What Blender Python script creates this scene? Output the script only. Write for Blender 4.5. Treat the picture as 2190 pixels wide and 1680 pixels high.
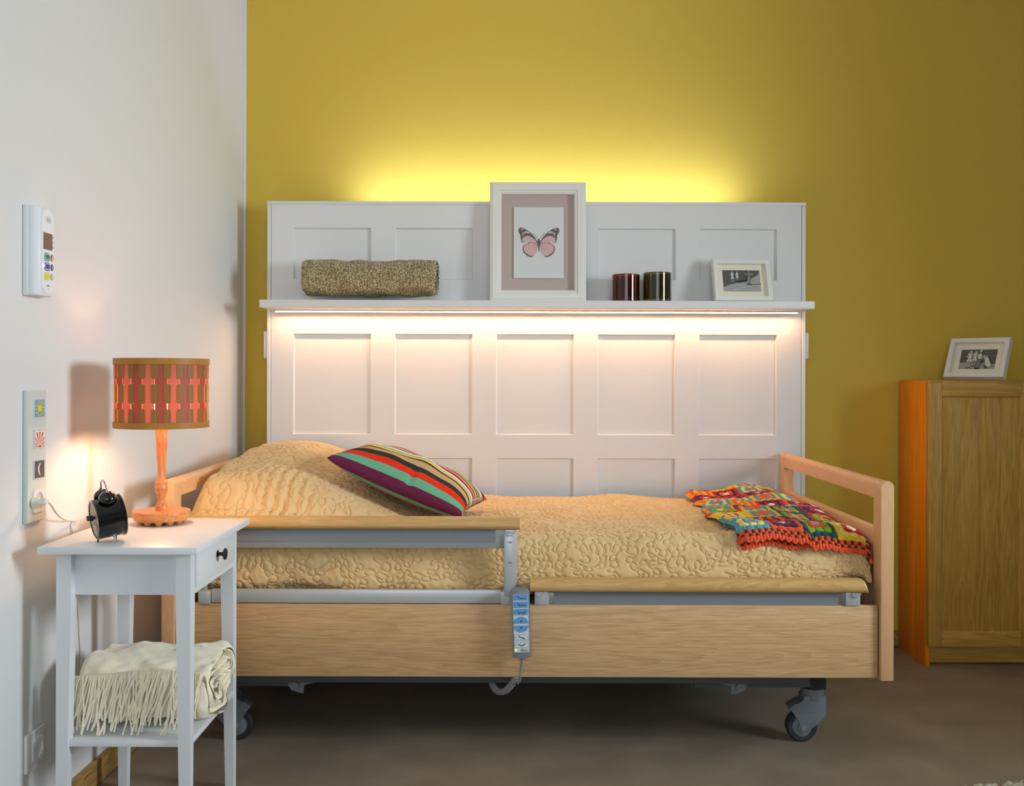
import bpy, bmesh, math, random
import numpy as np
from mathutils import Vector, Matrix
random.seed(7); rng = np.random.RandomState(11)
for o in list(bpy.data.objects): bpy.data.objects.remove(o)
scene = bpy.context.scene
C = scene.collection
PI = math.pi

# ------------------------------------------------------------------ camera
F, VX, VY, H, ROLL = 2150.0, 1085.0, 800.0, 1.084, 0.003
cam_d = bpy.data.cameras.new('camera'); cam = bpy.data.objects.new('camera', cam_d); C.objects.link(cam)
cam_d.sensor_width = 36.0; cam_d.lens = 36.0*F/2190.0
cam_d.shift_x = (1095-VX)/2190.0; cam_d.shift_y = -(840-VY)/2190.0
cam_d.clip_start = 0.05
cam.location = (0, 0, H); cam.rotation_euler = (PI/2, -ROLL, 0)
scene.camera = cam

# ------------------------------------------------------------------ light and exposure
vs = scene.view_settings
vs.view_transform = 'Standard'; vs.look = 'None'; vs.gamma = 1.0; vs.use_curve_mapping = False; vs.exposure = 0.13
w = bpy.data.worlds.new('world'); scene.world = w; w.use_nodes = True
w.node_tree.nodes['Background'].inputs[0].default_value = (0.55, 0.72, 1.0, 1); w.node_tree.nodes['Background'].inputs[1].default_value = 0.6

def area(name, loc, direction, sx, sy, power, color, spread=180):
    d = bpy.data.lights.new(name, 'AREA'); d.shape = 'RECTANGLE'; d.size = sx; d.size_y = sy
    d.energy = power; d.color = color; d.spread = math.radians(spread)
    o = bpy.data.objects.new(name, d); C.objects.link(o)
    o.location = loc; o.rotation_euler = Vector(direction).to_track_quat('-Z', 'Y').to_euler()
    return o
# daylight through the window of the right wall; added fill light behind the camera
area('window_daylight', (3.10, 1.55, 1.60), (-3.98, 1.0, -0.5), 0.8, 0.8, 20.5, (0.84, 0.93, 1.0), 86)
area('rear_fill', (0.1, -1.62, 1.65), (-0.12, 1, 0.05), 2.2, 1.5, 21, (0.88, 0.95, 1.0), 150)
# LED tape on top of the wall unit, washing the wall above it
area('cove_led', (0.155, 3.905, 1.722), (0, 0.25, 1), 1.50, 0.012, 3.7, (0.78, 0.92, 1.45), 150)

# ------------------------------------------------------------------ helpers
def P(px, py, Y):
    xt = px + ROLL*(py-VY); yt = py - ROLL*(px-VX)
    return Vector(((xt-VX)/F*Y, Y, H-(yt-VY)/F*Y))
WA, WB = -1.144, 0.0219           # left wall: X = WA + WB*Y
def W(px, py, n=0.0):
    xt = px + ROLL*(py-VY); k = (xt-VX)/F
    return P(px, py, (-WA-n)/(WB-k))
def sm(a, b, x):
    t = np.clip((x-a)/(b-a), 0, 1); return t*t*(3-2*t)
def lin(r, g, b):
    f = lambda c: (c/255/12.92 if c <= 10 else ((c/255+0.055)/1.055)**2.4)
    return (f(r), f(g), f(b), 1.0)

def mat(name, col, rough=0.5, metal=0.0, spec=0.5, bump=0, bscale=200, var=0.0, vscale=6, trans=0, ior=1.45, emit=None, estr=0, sheen=0, coat=0):
    m = bpy.data.materials.new(name); m.use_nodes = True
    nt = m.node_tree; b = nt.nodes['Principled BSDF']
    b.inputs['Base Color'].default_value = col; b.inputs['Roughness'].default_value = rough
    b.inputs['Metallic'].default_value = metal; b.inputs['Specular IOR Level'].default_value = spec
    b.inputs['Transmission Weight'].default_value = trans; b.inputs['IOR'].default_value = ior
    b.inputs['Sheen Weight'].default_value = sheen; b.inputs['Coat Weight'].default_value = coat
    tc = nt.nodes.new('ShaderNodeTexCoord')
    n = nt.nodes.new('ShaderNodeTexNoise'); n.inputs['Scale'].default_value = vscale; n.inputs['Detail'].default_value = 6
    nt.links.new(tc.outputs['Object'], n.inputs['Vector'])
    if var:
        r = nt.nodes.new('ShaderNodeValToRGB')
        r.color_ramp.elements[0].position = 0.3; r.color_ramp.elements[1].position = 0.7
        r.color_ramp.elements[0].color = tuple(c*(1-var) for c in col[:3])+(1,)
        r.color_ramp.elements[1].color = tuple(min(1, c*(1+var)) for c in col[:3])+(1,)
        nt.links.new(n.outputs['Fac'], r.inputs['Fac']); nt.links.new(r.outputs['Color'], b.inputs['Base Color'])
    if bump:
        n2 = nt.nodes.new('ShaderNodeTexNoise'); n2.inputs['Scale'].default_value = bscale; n2.inputs['Detail'].default_value = 4
        nt.links.new(tc.outputs['Object'], n2.inputs['Vector'])
        bp = nt.nodes.new('ShaderNodeBump'); bp.inputs['Strength'].default_value = bump; bp.inputs['Distance'].default_value = 0.002
        nt.links.new(n2.outputs['Fac'], bp.inputs['Height']); nt.links.new(bp.outputs['Normal'], b.inputs['Normal'])
    if emit:
        b.inputs['Emission Color'].default_value = emit; b.inputs['Emission Strength'].default_value = estr
    return m

def wood(name, c1, c2, axis='X', rough=0.45, fine=60, coarse=7, dist=0.8, c3=None, mixf=0.35, spec=0.4, stretch=14):
    m = bpy.data.materials.new(name); m.use_nodes = True
    nt = m.node_tree; b = nt.nodes['Principled BSDF']; L = nt.links
    b.inputs['Roughness'].default_value = rough; b.inputs['Specular IOR Level'].default_value = spec
    tc = nt.nodes.new('ShaderNodeTexCoord')
    def mp(s):
        g = nt.nodes.new('ShaderNodeMapping'); v = [s, s, s]; v['XYZ'.index(axis)] = s/stretch
        g.inputs['Scale'].default_value = v; L.new(tc.outputs['Object'], g.inputs['Vector']); return g
    g1 = mp(coarse); n1 = nt.nodes.new('ShaderNodeTexNoise'); n1.inputs['Scale'].default_value = 1; n1.inputs['Detail'].default_value = 3
    n1.inputs['Distortion'].default_value = dist; L.new(g1.outputs[0], n1.inputs['Vector'])
    # growth rings: contour bands of the stretched noise
    mm = nt.nodes.new('ShaderNodeMath'); mm.operation = 'MULTIPLY'; mm.inputs[1].default_value = 26; L.new(n1.outputs['Fac'], mm.inputs[0])
    fr = nt.nodes.new('ShaderNodeMath'); fr.operation = 'FRACT'; L.new(mm.outputs[0], fr.inputs[0])
    g2 = mp(fine*4); n2 = nt.nodes.new('ShaderNodeTexNoise'); n2.inputs['Scale'].default_value = 1; n2.inputs['Detail'].default_value = 5; L.new(g2.outputs[0], n2.inputs['Vector'])
    mx = nt.nodes.new('ShaderNodeMix'); mx.data_type = 'FLOAT'; mx.inputs[0].default_value = mixf
    L.new(n2.outputs['Fac'], mx.inputs[2]); L.new(fr.outputs[0], mx.inputs[3])
    r = nt.nodes.new('ShaderNodeValToRGB'); r.color_ramp.elements[0].position = 0.3; r.color_ramp.elements[1].position = 0.72
    r.color_ramp.elements[0].color = c1; r.color_ramp.elements[1].color = c2
    L.new(mx.outputs[0], r.inputs['Fac']); L.new(r.outputs['Color'], b.inputs['Base Color'])
    bp = nt.nodes.new('ShaderNodeBump'); bp.inputs['Strength'].default_value = 0.15; bp.inputs['Distance'].default_value = 0.001
    L.new(n2.outputs['Fac'], bp.inputs['Height']); L.new(bp.outputs['Normal'], b.inputs['Normal'])
    return m

ORI = {}
def thing(name, label, cat, loc=(0, 0, 0), rot=(0, 0, 0), group=None, local=False):
    o = bpy.data.objects.new(name, None); C.objects.link(o); o.empty_display_size = 0.05
    o.location = loc; o.rotation_euler = rot
    o['label'] = label; o['category'] = cat
    if group: o['group'] = group
    ORI[o] = Vector((0, 0, 0)) if local else Vector(loc)
    return o
def tag(o, label, cat, group=None, kind=None):
    o['label'] = label; o['category'] = cat
    if group: o['group'] = group
    if kind: o['kind'] = kind
    return o
def obj(name, bm, m, parent=None, smooth=40, center=False):
    bmesh.ops.recalc_face_normals(bm, faces=bm.faces)
    me = bpy.data.meshes.new(name)
    org = Vector((0, 0, 0))
    if parent is not None:
        org = ORI[parent]
    elif center:
        xs = [v.co for v in bm.verts]
        lo = [min(c[i] for c in xs) for i in range(3)]; hi = [max(c[i] for c in xs) for i in range(3)]
        org = Vector(((lo[0]+hi[0])/2, (lo[1]+hi[1])/2, lo[2]))
    if org.length > 0:
        bmesh.ops.translate(bm, verts=bm.verts, vec=-org)
    bm.to_mesh(me); bm.free()
    me.polygons.foreach_set('use_smooth', [True]*len(me.polygons))
    me.set_sharp_from_angle(angle=math.radians(smooth))
    for q in (m if isinstance(m, (list, tuple)) else [m]): me.materials.append(q)
    o = bpy.data.objects.new(name, me); C.objects.link(o)
    if parent is not None:
        o.parent = parent; ORI[o] = org
    else:
        o.location = org; ORI[o] = org
    return o
def struct(name, bm, m):
    o = obj(name, bm, m); o['kind'] = 'structure'; return o

def merge(*bms, mats=None):
    out = bmesh.new()
    for i, b in enumerate(bms):
        if mats is not None:
            for f in b.faces: f.material_index = mats[i]
        me = bpy.data.meshes.new('tmp'); b.to_mesh(me); b.free(); out.from_mesh(me); bpy.data.meshes.remove(me)
    return out
def bx(x0, x1, y0, y1, z0, z1, b=0.0, seg=2):
    bm = bmesh.new(); bmesh.ops.create_cube(bm, size=1.0)
    for v in bm.verts:
        v.co = Vector(((x0+x1)/2+v.co.x*(x1-x0), (y0+y1)/2+v.co.y*(y1-y0), (z0+z1)/2+v.co.z*(z1-z0)))
    if b > 0:
        bmesh.ops.bevel(bm, geom=bm.edges[:], offset=b, segments=seg, profile=0.5, affect='EDGES')
    return bm
def frustum(x0, x1, y0, y1, z0, z1, X0, X1, Y0, Y1):
    """box whose bottom rectangle (z0) is x0..y1 and whose top (z1) is X0..Y1"""
    bm = bmesh.new()
    v = [bm.verts.new(p) for p in ((x0,y0,z0),(x1,y0,z0),(x1,y1,z0),(x0,y1,z0),(X0,Y0,z1),(X1,Y0,z1),(X1,Y1,z1),(X0,Y1,z1))]
    for f in ((3,2,1,0),(4,5,6,7),(0,1,5,4),(1,2,6,5),(2,3,7,6),(3,0,4,7)): bm.faces.new([v[i] for i in f])
    return bm
def lathe(prof, c=(0, 0, 0), n=48, axis='Z', caps=True):
    bm = bmesh.new(); rings = []
    for r, z in prof:
        ring = []
        for k in range(n):
            a = 2*PI*k/n; p = (r*math.cos(a), r*math.sin(a), z)
            if axis == 'X': p = (p[2], p[0], p[1])
            elif axis == 'Y': p = (p[0], p[2], p[1])
            ring.append(bm.verts.new((p[0]+c[0], p[1]+c[1], p[2]+c[2])))
        rings.append(ring)
    for a, b in zip(rings[:-1], rings[1:]):
        for k in range(n): bm.faces.new((a[k], a[(k+1) % n], b[(k+1) % n], b[k]))
    if caps:
        for r in (rings[0], rings[-1]):
            if (r[0].co-r[n//2].co).length > 1e-5: bm.faces.new(r)
    bmesh.ops.remove_doubles(bm, verts=bm.verts, dist=1e-6)
    return bm
def tube(pts, r, n=8, rads=None):
    bm = bmesh.new(); pts = [Vector(p) for p in pts]; rings = []
    up = Vector((0, 0, 1)); last = None
    for i, p in enumerate(pts):
        d = (pts[min(i+1, len(pts)-1)]-pts[max(i-1, 0)])
        if d.length < 1e-9: d = Vector((0, 0, 1))
        d.normalize()
        if last is None:
            a = d.cross(up)
            if a.length < 0.05: a = d.cross(Vector((1, 0, 0)))
        else:
            a = last-d*last.dot(d)
        a.normalize(); last = a; b = d.cross(a); rr = rads[i] if rads else r
        rings.append([bm.verts.new(p+a*rr*math.cos(2*PI*k/n)+b*rr*math.sin(2*PI*k/n)) for k in range(n)])
    for a, b in zip(rings[:-1], rings[1:]):
        for k in range(n): bm.faces.new((a[k], a[(k+1) % n], b[(k+1) % n], b[k]))
    bm.faces.new(rings[0][::-1]); bm.faces.new(rings[-1])
    return bm
def spline(pts, m=8):
    pts = [Vector(p) for p in pts]; out = []
    for i in range(len(pts)-1):
        p0 = pts[max(i-1, 0)]; p1 = pts[i]; p2 = pts[i+1]; p3 = pts[min(i+2, len(pts)-1)]
        for k in range(m):
            t = k/m
            out.append(0.5*((2*p1)+(p2-p0)*t+(2*p0-5*p1+4*p2-p3)*t*t+(3*p1-p0-3*p2+p3)*t**3))
    out.append(pts[-1]); return out
def prism(poly, d0, d1, axis='Y', bevel=0):
    """poly of (a,b): axis Y -> (x,z); axis X -> (y,z); axis Z -> (x,y)"""
    bm = bmesh.new()
    def mk(a, b, d): return {'Y': (a, d, b), 'X': (d, a, b), 'Z': (a, b, d)}[axis]
    v0 = [bm.verts.new(mk(a, b, d0)) for a, b in poly]; v1 = [bm.verts.new(mk(a, b, d1)) for a, b in poly]
    bm.faces.new(v0); bm.faces.new(v1[::-1]); n = len(poly)
    for i in range(n): bm.faces.new((v0[i], v0[(i+1) % n], v1[(i+1) % n], v1[i]))
    if bevel: bmesh.ops.bevel(bm, geom=bm.edges[:], offset=bevel, segments=2, profile=0.5, affect='EDGES')
    return bm
def rrect(cx, cy, w_, h_, r, n=6):
    out = []
    for sx, sy, a0 in ((1, 1, 0), (-1, 1, 90), (-1, -1, 180), (1, -1, 270)):
        for k in range(n+1):
            a = math.radians(a0+90*k/n)
            out.append((cx+sx*(w_/2-r)+r*math.cos(a), cy+sy*(h_/2-r)+r*math.sin(a)))
    return out
def ell(cx, cy, rx, ry, n=24, a0=0, a1=360):
    full = abs(a1-a0) >= 360
    return [(cx+rx*math.cos(math.radians(a0+(a1-a0)*k/(n if full else n-1))), cy+ry*math.sin(math.radians(a0+(a1-a0)*k/(n if full else n-1)))) for k in range(n)]
def xform(bm, M):
    bmesh.ops.transform(bm, matrix=M, verts=bm.verts); return bm
def gridmesh(name, pts, m, parent=None, closed_v=False, uv=False, colors=None, flip=False):
    """pts: array (nu,nv,3) -> one mesh"""
    nu, nv = pts.shape[:2]
    org = ORI[parent] if parent is not None else Vector((0, 0, 0))
    co = (pts.reshape(-1, 3)-np.array(org)).astype(np.float32)
    me = bpy.data.meshes.new(name)
    i, j = np.meshgrid(np.arange(nu-1), np.arange(nv if closed_v else nv-1), indexing='ij')
    j2 = (j+1) % nv
    a = i*nv+j; b = (i+1)*nv+j; c = (i+1)*nv+j2; d = i*nv+j2
    q = np.stack([a, d, c, b] if flip else [a, b, c, d], -1).reshape(-1, 4)
    me.vertices.add(len(co)); me.vertices.foreach_set('co', co.ravel())
    nf = len(q); me.loops.add(nf*4); me.loops.foreach_set('vertex_index', q.ravel().astype(np.int32))
    me.polygons.add(nf); me.polygons.foreach_set('loop_start', (np.arange(nf)*4).astype(np.int32))
    me.polygons.foreach_set('loop_total', np.full(nf, 4, np.int32))
    me.polygons.foreach_set('use_smooth', np.ones(nf, bool))
    if uv:
        u = me.uv_layers.new(name='UVMap')
        UV = np.stack(np.meshgrid(np.linspace(0, 1, nu), np.linspace(0, 1, nv), indexing='ij'), -1).reshape(-1, 2)
        u.data.foreach_set('uv', UV[q.ravel()].ravel().astype(np.float32))
    if colors is not None:
        ca = me.color_attributes.new('col', 'FLOAT_COLOR', 'POINT')
        cc = np.ones((nu*nv, 4), np.float32); cc[:, :3] = colors.reshape(-1, 3); ca.data.foreach_set('color', cc.ravel())
    me.update(calc_edges=True); me.validate()
    me.materials.append(m)
    o = bpy.data.objects.new(name, me); C.objects.link(o)
    if parent is not None: o.parent = parent; ORI[o] = org
    return o
def normals(p):
    du = np.gradient(p, axis=0); dv = np.gradient(p, axis=1)
    n = np.cross(du, dv); return n/(np.linalg.norm(n, axis=-1, keepdims=True)+1e-12)
def waves(u, v, wl, n=14, seed=0, spread=0.15, ax=1.0):
    r = np.random.RandomState(seed); f = 0; fx = 0; fy = 0
    for i in range(n):
        a = 2*PI*(i+r.rand()*0.8)/n; k = 2*PI/wl*(1+spread*(r.rand()-.5)); ph = r.rand()*2*PI
        kx, ky = k*math.cos(a), k*math.sin(a)*ax
        t = kx*u+ky*v+ph; f = f+np.cos(t); s = -np.sin(t); fx = fx+s*kx; fy = fy+s*ky
    q = math.sqrt(2/n); return f*q, fx*q, fy*q

# ------------------------------------------------------------------ materials
M = {}
M['white_wall'] = mat('white_wall_paint', lin(226, 226, 224), 0.55, bump=0.05, bscale=260)
M['ochre_wall'] = mat('ochre_wall_paint', lin(218, 186, 72), 0.6, bump=0.12, bscale=220, spec=0.3)
M['ceiling'] = mat('ceiling_paint', lin(235, 235, 232), 0.8)
M['floor'] = mat('vinyl_floor', lin(142, 128, 110), 0.42, var=0.16, vscale=4.5, bump=0.03, bscale=400, spec=0.35)
M['white'] = mat('white_lacquer', lin(232, 231, 228), 0.38)
M['white_paint'] = mat('white_painted_wood', lin(224, 228, 230), 0.42, bump=0.06, bscale=120)
M['frame_white'] = mat('frame_white', lin(238, 236, 226), 0.45)
M['bed_oak'] = wood('oak_board', lin(188, 150, 102), lin(222, 184, 134), 'X', 0.45, fine=75, coarse=7, mixf=0.16, stretch=20)
M['bar_oak'] = wood('oak_bar', lin(192, 150, 88), lin(218, 178, 114), 'X', 0.4, fine=60, coarse=9, mixf=0.25)
M['beech'] = wood('beech', lin(222, 172, 120), lin(236, 190, 142), 'Z', 0.42, fine=90, coarse=8, mixf=0.1)
M['beech_y'] = wood('beech_rail', lin(226, 170, 116), lin(240, 190, 138), 'Y', 0.38, fine=90, coarse=8, mixf=0.1)
M['cab'] = wood('cabinet_oak', lin(178, 134, 50), lin(212, 166, 78), 'Z', 0.45, fine=45, coarse=6, mixf=0.2)
M['cab_x'] = wood('cabinet_oak_cross', lin(178, 134, 50), lin(212, 166, 78), 'X', 0.45, fine=30, coarse=5, mixf=0.25)
M['cab_side_lit'] = wood('cabinet_side_lit', lin(226, 126, 20), lin(244, 150, 30), 'Z', 0.35, fine=20, coarse=4, mixf=0.2)  # cabinet oak with the orange of the warm lamps put into its colour
M['skirt'] = wood('oak_skirting', lin(138, 102, 48), lin(186, 148, 84), 'Y', 0.45, fine=30, coarse=9, mixf=0.4)
M['skirt_x'] = wood('oak_skirting_back', lin(138, 102, 48), lin(186, 148, 84), 'X', 0.45, fine=30, coarse=9, mixf=0.4)
M['pine'] = wood('pine', lin(206, 124, 66), lin(232, 158, 96), 'Z', 0.35, fine=30, coarse=14, mixf=0.4)
M['pine_x'] = wood('pine_base', lin(206, 124, 66), lin(236, 160, 98), 'X', 0.38, fine=40, coarse=26, mixf=0.3, stretch=5)
M['alu'] = mat('aluminium', lin(176, 180, 182), 0.38, metal=0.55)
M['alu_light'] = mat('aluminium_light', lin(196, 200, 202), 0.35, metal=0.35)
M['grey_plastic'] = mat('grey_plastic', lin(128, 134, 138), 0.5)
M['grey_dark'] = mat('dark_grey_steel', lin(84, 88, 90), 0.5)
M['caster'] = mat('caster_grey', lin(112, 120, 126), 0.42)
M['rubber'] = mat('dark_rubber', lin(48, 50, 54), 0.6)
M['black'] = mat('black_enamel', lin(10, 10, 11), 0.18, coat=0.5)
M['black_matt'] = mat('black_matt', lin(22, 22, 23), 0.5)
M['chrome'] = mat('chrome', lin(200, 200, 200), 0.15, metal=1.0)
M['knob'] = mat('knob_iron', lin(48, 50, 54), 0.4, metal=0.6)
M['mattress'] = mat('mattress_cover', lin(82, 92, 102), 0.8, bump=0.3, bscale=60)
M['black_hole'] = mat('dark_recess', lin(14, 14, 14), 0.8)

# ------------------------------------------------------------------ room shell
YW, ZC = 4.02, 2.75
struct('floor', bx(-1.45, 3.35, -2.0, 4.2, -0.08, 0.0), M['floor'])
struct('ceiling', bx(-1.45, 3.35, -2.0, 4.2, ZC, ZC+0.08), M['ceiling'])
struct('wall_back', bx(-1.45, 3.35, YW, YW+0.12, 0, ZC), M['ochre_wall'])
bm = prism([(WA+WB*YW, YW), (WA+WB*-1.9, -1.9), (WA-0.2, -1.9), (WA-0.2, YW)], 0, ZC, 'Z')
struct('wall_left', bm, M['white_wall'])
def wall_with_hole(axis, c0, c1, a0, a1, h0, h1, z0, z1):
    bs = []
    for (p0, p1, q0, q1) in ((a0, h0, 0, ZC), (h1, a1, 0, ZC), (h0, h1, 0, z0), (h0, h1, z1, ZC)):
        bs.append(bx(c0, c1, p0, p1, q0, q1) if axis == 'X' else bx(p0, p1, c0, c1, q0, q1))
    return merge(*bs)
struct('wall_right', wall_with_hole('X', 3.2, 3.35, -2.0, YW, 1.05, 2.05, 1.1, 2.1), M['white_wall'])
struct('wall_front', wall_with_hole('Y', -2.0, -1.85, -1.2, 3.2, -1.05, 1.25, 0.85, 2.45), M['white_wall'])
def window(name, axis, c, a0, a1, z0, z1):
    t = 0.05; bs = []
    for (p0, p1, q0, q1) in ((a0, a0+t, z0, z1), (a1-t, a1, z0, z1), (a0+t, a1-t, z0, z0+t), (a0+t, a1-t, z1-t, z1)):
        bs.append(bx(c, c+0.05, p0, p1, q0, q1, 0.004) if axis == 'X' else bx(p0, p1, c, c+0.05, q0, q1, 0.004))
    struct(name, merge(*bs), M['white'])
window('window_1', 'X', 3.22, 1.05, 2.05, 1.1, 2.1)
window('rear_fill_frame', 'Y', -1.93, -1.05, 1.25, 0.85, 2.45)  # unseen frame added around the rear fill light
# skirting boards and the corner bead
bm = bx(0, 4.6, -0.014, 0, 0.002, 0.068, 0.003)
ang = math.atan2(1, WB)
xform(bm, Matrix.Translation((WA+WB*-0.55, -0.55, 0)) @ Matrix.Rotation(ang, 4, 'Z') @ Matrix.Diagonal((0.985, 1, 1, 1)))
for v in bm.verts: v.co.y = min(v.co.y, 4.004)
struct('baseboard_left', bm, M['skirt'])
struct('baseboard_back', bx(-1.05, 3.2, YW-0.014, YW, 0.002, 0.066, 0.003), M['skirt_x'])
struct('trim_1', bx(WA+WB*YW+0.0005, WA+WB*YW+0.0095, YW-0.008, YW-0.0002, 0.07, ZC), M['white'])

# ------------------------------------------------------------------ white panelled wall unit with shelf and light
YP = 3.86; XL, XR = -0.923, 1.144; ZT = 1.746
unit = thing('panelled_headboard', 'white panelled headboard wall unit behind the bed with a lit display shelf', 'wall panel', (0.11, YP, 0.0))
xs = [-0.907]; cols = []
for i in range(5):
    a = -0.822+i*0.3896; cols.append((a, a+0.298))
rows = [(1.447, 1.644), (0.852, 1.238), (0.376, 0.762), (0.05, 0.286)]
xb = sorted([-0.907, 1.128]+[c for p in cols for c in p]); zb = sorted([0.0, ZT-0.013]+[c for p in rows for c in p])
bm = bmesh.new()
def quad(*p): bm.faces.new([bm.verts.new(q) for q in p])
D, S = 0.010, 0.0035
for i in range(len(xb)-1):
    for j in range(len(zb)-1):
        x0, x1, z0, z1 = xb[i], xb[i+1], zb[j], zb[j+1]
        if any(abs(x0-c[0]) < 1e-6 for c in cols) and any(abs(z0-r[0]) < 1e-6 for r in rows):
            a = [(x0, YP, z0), (x1, YP, z0), (x1, YP, z1), (x0, YP, z1)]
            b = [(x0+S, YP+D, z0+S), (x1-S, YP+D, z0+S), (x1-S, YP+D, z1-S), (x0+S, YP+D, z1-S)]
            quad(*b)
            for k in range(4): quad(a[k], a[(k+1) % 4], b[(k+1) % 4], b[k])
        else: quad((x0, YP, z0), (x1, YP, z0), (x1, YP, z1), (x0, YP, z1))
bmesh.ops.remove_doubles(bm, verts=bm.verts, dist=1e-5)
bm2 = bx(-0.907, 1.128, YP+D+0.001, YP+0.022, 0.002, ZT-0.014)
obj('front_panel', merge(bm, bm2), M['white'], unit, smooth=20)
obj('side_panel', bx(XL, -0.9085, YP-0.001, 3.995, 0, ZT-0.0135, 0.001), M['white'], unit)
obj('side_panel', bx(1.1295, XR, YP-0.001, 3.995, 0, ZT-0.0135, 0.001), M['white'], unit)
obj('top_cap', bx(XL-0.0005, XR+0.0005, YP-0.004, YP+0.030, ZT-0.013, ZT, 0.001), M['white'], unit)
SH0, SH1, SHY = 1.3267, 1.3554, 3.69
obj('shelf', bx(-0.911, 1.128, SHY, YP, SH0, SH1, 0.0012), M['white'], unit)
prof = mat('led_profile', lin(225, 222, 216), 0.4)
led = mat('led_tape', lin(255, 240, 220), 0.5, emit=(1.0, 0.56, 0.30, 1), estr=64)
ls = obj('light_strip', merge(bx(-0.885, 1.105, 3.812, 3.814, SH0-0.005, SH0), bx(-0.885, 1.105, 3.828, 3.830, SH0-0.0085, SH0), bx(-0.885, 1.105, 3.814, 3.828, SH0-0.001, SH0)), prof, unit)
obj('led_tape', bx(-0.882, 1.10, 3.8155, 3.8265, SH0-0.0032, SH0-0.0012), led, ls)['label'] = 'glowing warm white light tape'
for sx, px0, px1, y0, y1, lab in ((-1, XL-0.014, XL, 709, 766, 'small white switch box on the left side of the panelled unit'), (1, XR, XR+0.014, 712, 767, 'small white switch box on the right side of the panelled unit')):
    Ys = 3.90; z1 = P(600 if sx < 0 else 1725, y0, Ys).z; z0 = P(600 if sx < 0 else 1725, y1, Ys).z
    sw = thing('light_switch', lab, 'switch', (px0 if sx > 0 else px1, Ys, (z0+z1)/2), group='switch boxes on the sides of the panelled unit')
    obj('housing', bx(px0+0.0002*sx, px1+0.0002*sx, Ys-0.035, Ys+0.035, z0, z1, 0.003), M['white'], sw)
    xo = px0 if sx < 0 else px1
    obj('rocker', bx(xo-0.002 if sx < 0 else xo-0.001, xo+0.001 if sx < 0 else xo+0.002, Ys-0.022, Ys+0.022, z0+0.02, z1-0.02, 0.001), M['white'], sw)

# ------------------------------------------------------------------ picture frames
def picture_frame(name, label, cat, loc, rot, w_, h_, fw, dep, mats_fn, group=None, ogee=False, frame_mat='frame_white'):
    """frame in its own coordinates: x right, z up, front at -dep, back at 0, bottom at 0"""
    t = thing(name, label, cat, loc, rot, group, local=True)
    pr = [(0, 0), (0, -dep+0.003), (0.003, -dep), (fw-0.002, -dep+0.001), (fw, -dep+0.004), (fw, 0)]
    if ogee: pr = [(0, 0), (0, -dep+0.006), (0.004, -dep+0.003), (0.009, -dep+0.002), (0.011, -dep), (0.030, -dep+0.001), (0.033, -dep+0.005), (fw-0.005, -dep+0.006), (fw-0.003, -dep+0.009), (fw, -dep+0.010), (fw, 0)]
    bm = bmesh.new(); rings = []
    for (d, y) in pr:
        rings.append([bm.verts.new(p) for p in ((-w_/2+d, y, d), (w_/2-d, y, d), (w_/2-d, y, h_-d), (-w_/2+d, y, h_-d))])
    for a, b in zip(rings, rings[1:]+rings[:1]):
        for k in range(4): bm.faces.new((a[k], a[(k+1) % 4], b[(k+1) % 4], b[k]))
    obj('frame', bm, M[frame_mat], t, smooth=25)
    mats_fn(t, w_-2*fw, h_-2*fw, h_/2)
    return t
def flat(polys, y, m, name, parent, th=0.0003):
    """list of 2D polygons (x,z) laid as thin print layers facing -y"""
    bs = [prism(p, y-th*(0.6+0.4*i/len(polys)), y, 'Y') for i, p in enumerate(polys)]
    return obj(name, merge(*bs), m, parent, smooth=10)
glassm = mat('picture_glass', (1, 1, 1, 1), 0.02, trans=1.0, ior=1.1, spec=0.3)
matboard = mat('cream_mat_board', lin(240, 234, 208), 0.8)
rosebk = mat('rose_backing', lin(196, 176, 168), 0.85)
paper = mat('print_paper', lin(222, 226, 222), 0.8)
ink = mat('ink_brown', lin(112, 100, 98), 0.85); pinkm = mat('ink_pink', lin(220, 182, 180), 0.85, var=0.06, vscale=60); pk2 = mat('ink_pale', lin(214, 206, 208), 0.85)
pk3 = mat('ink_vein', lin(192, 154, 155), 0.85)
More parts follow.
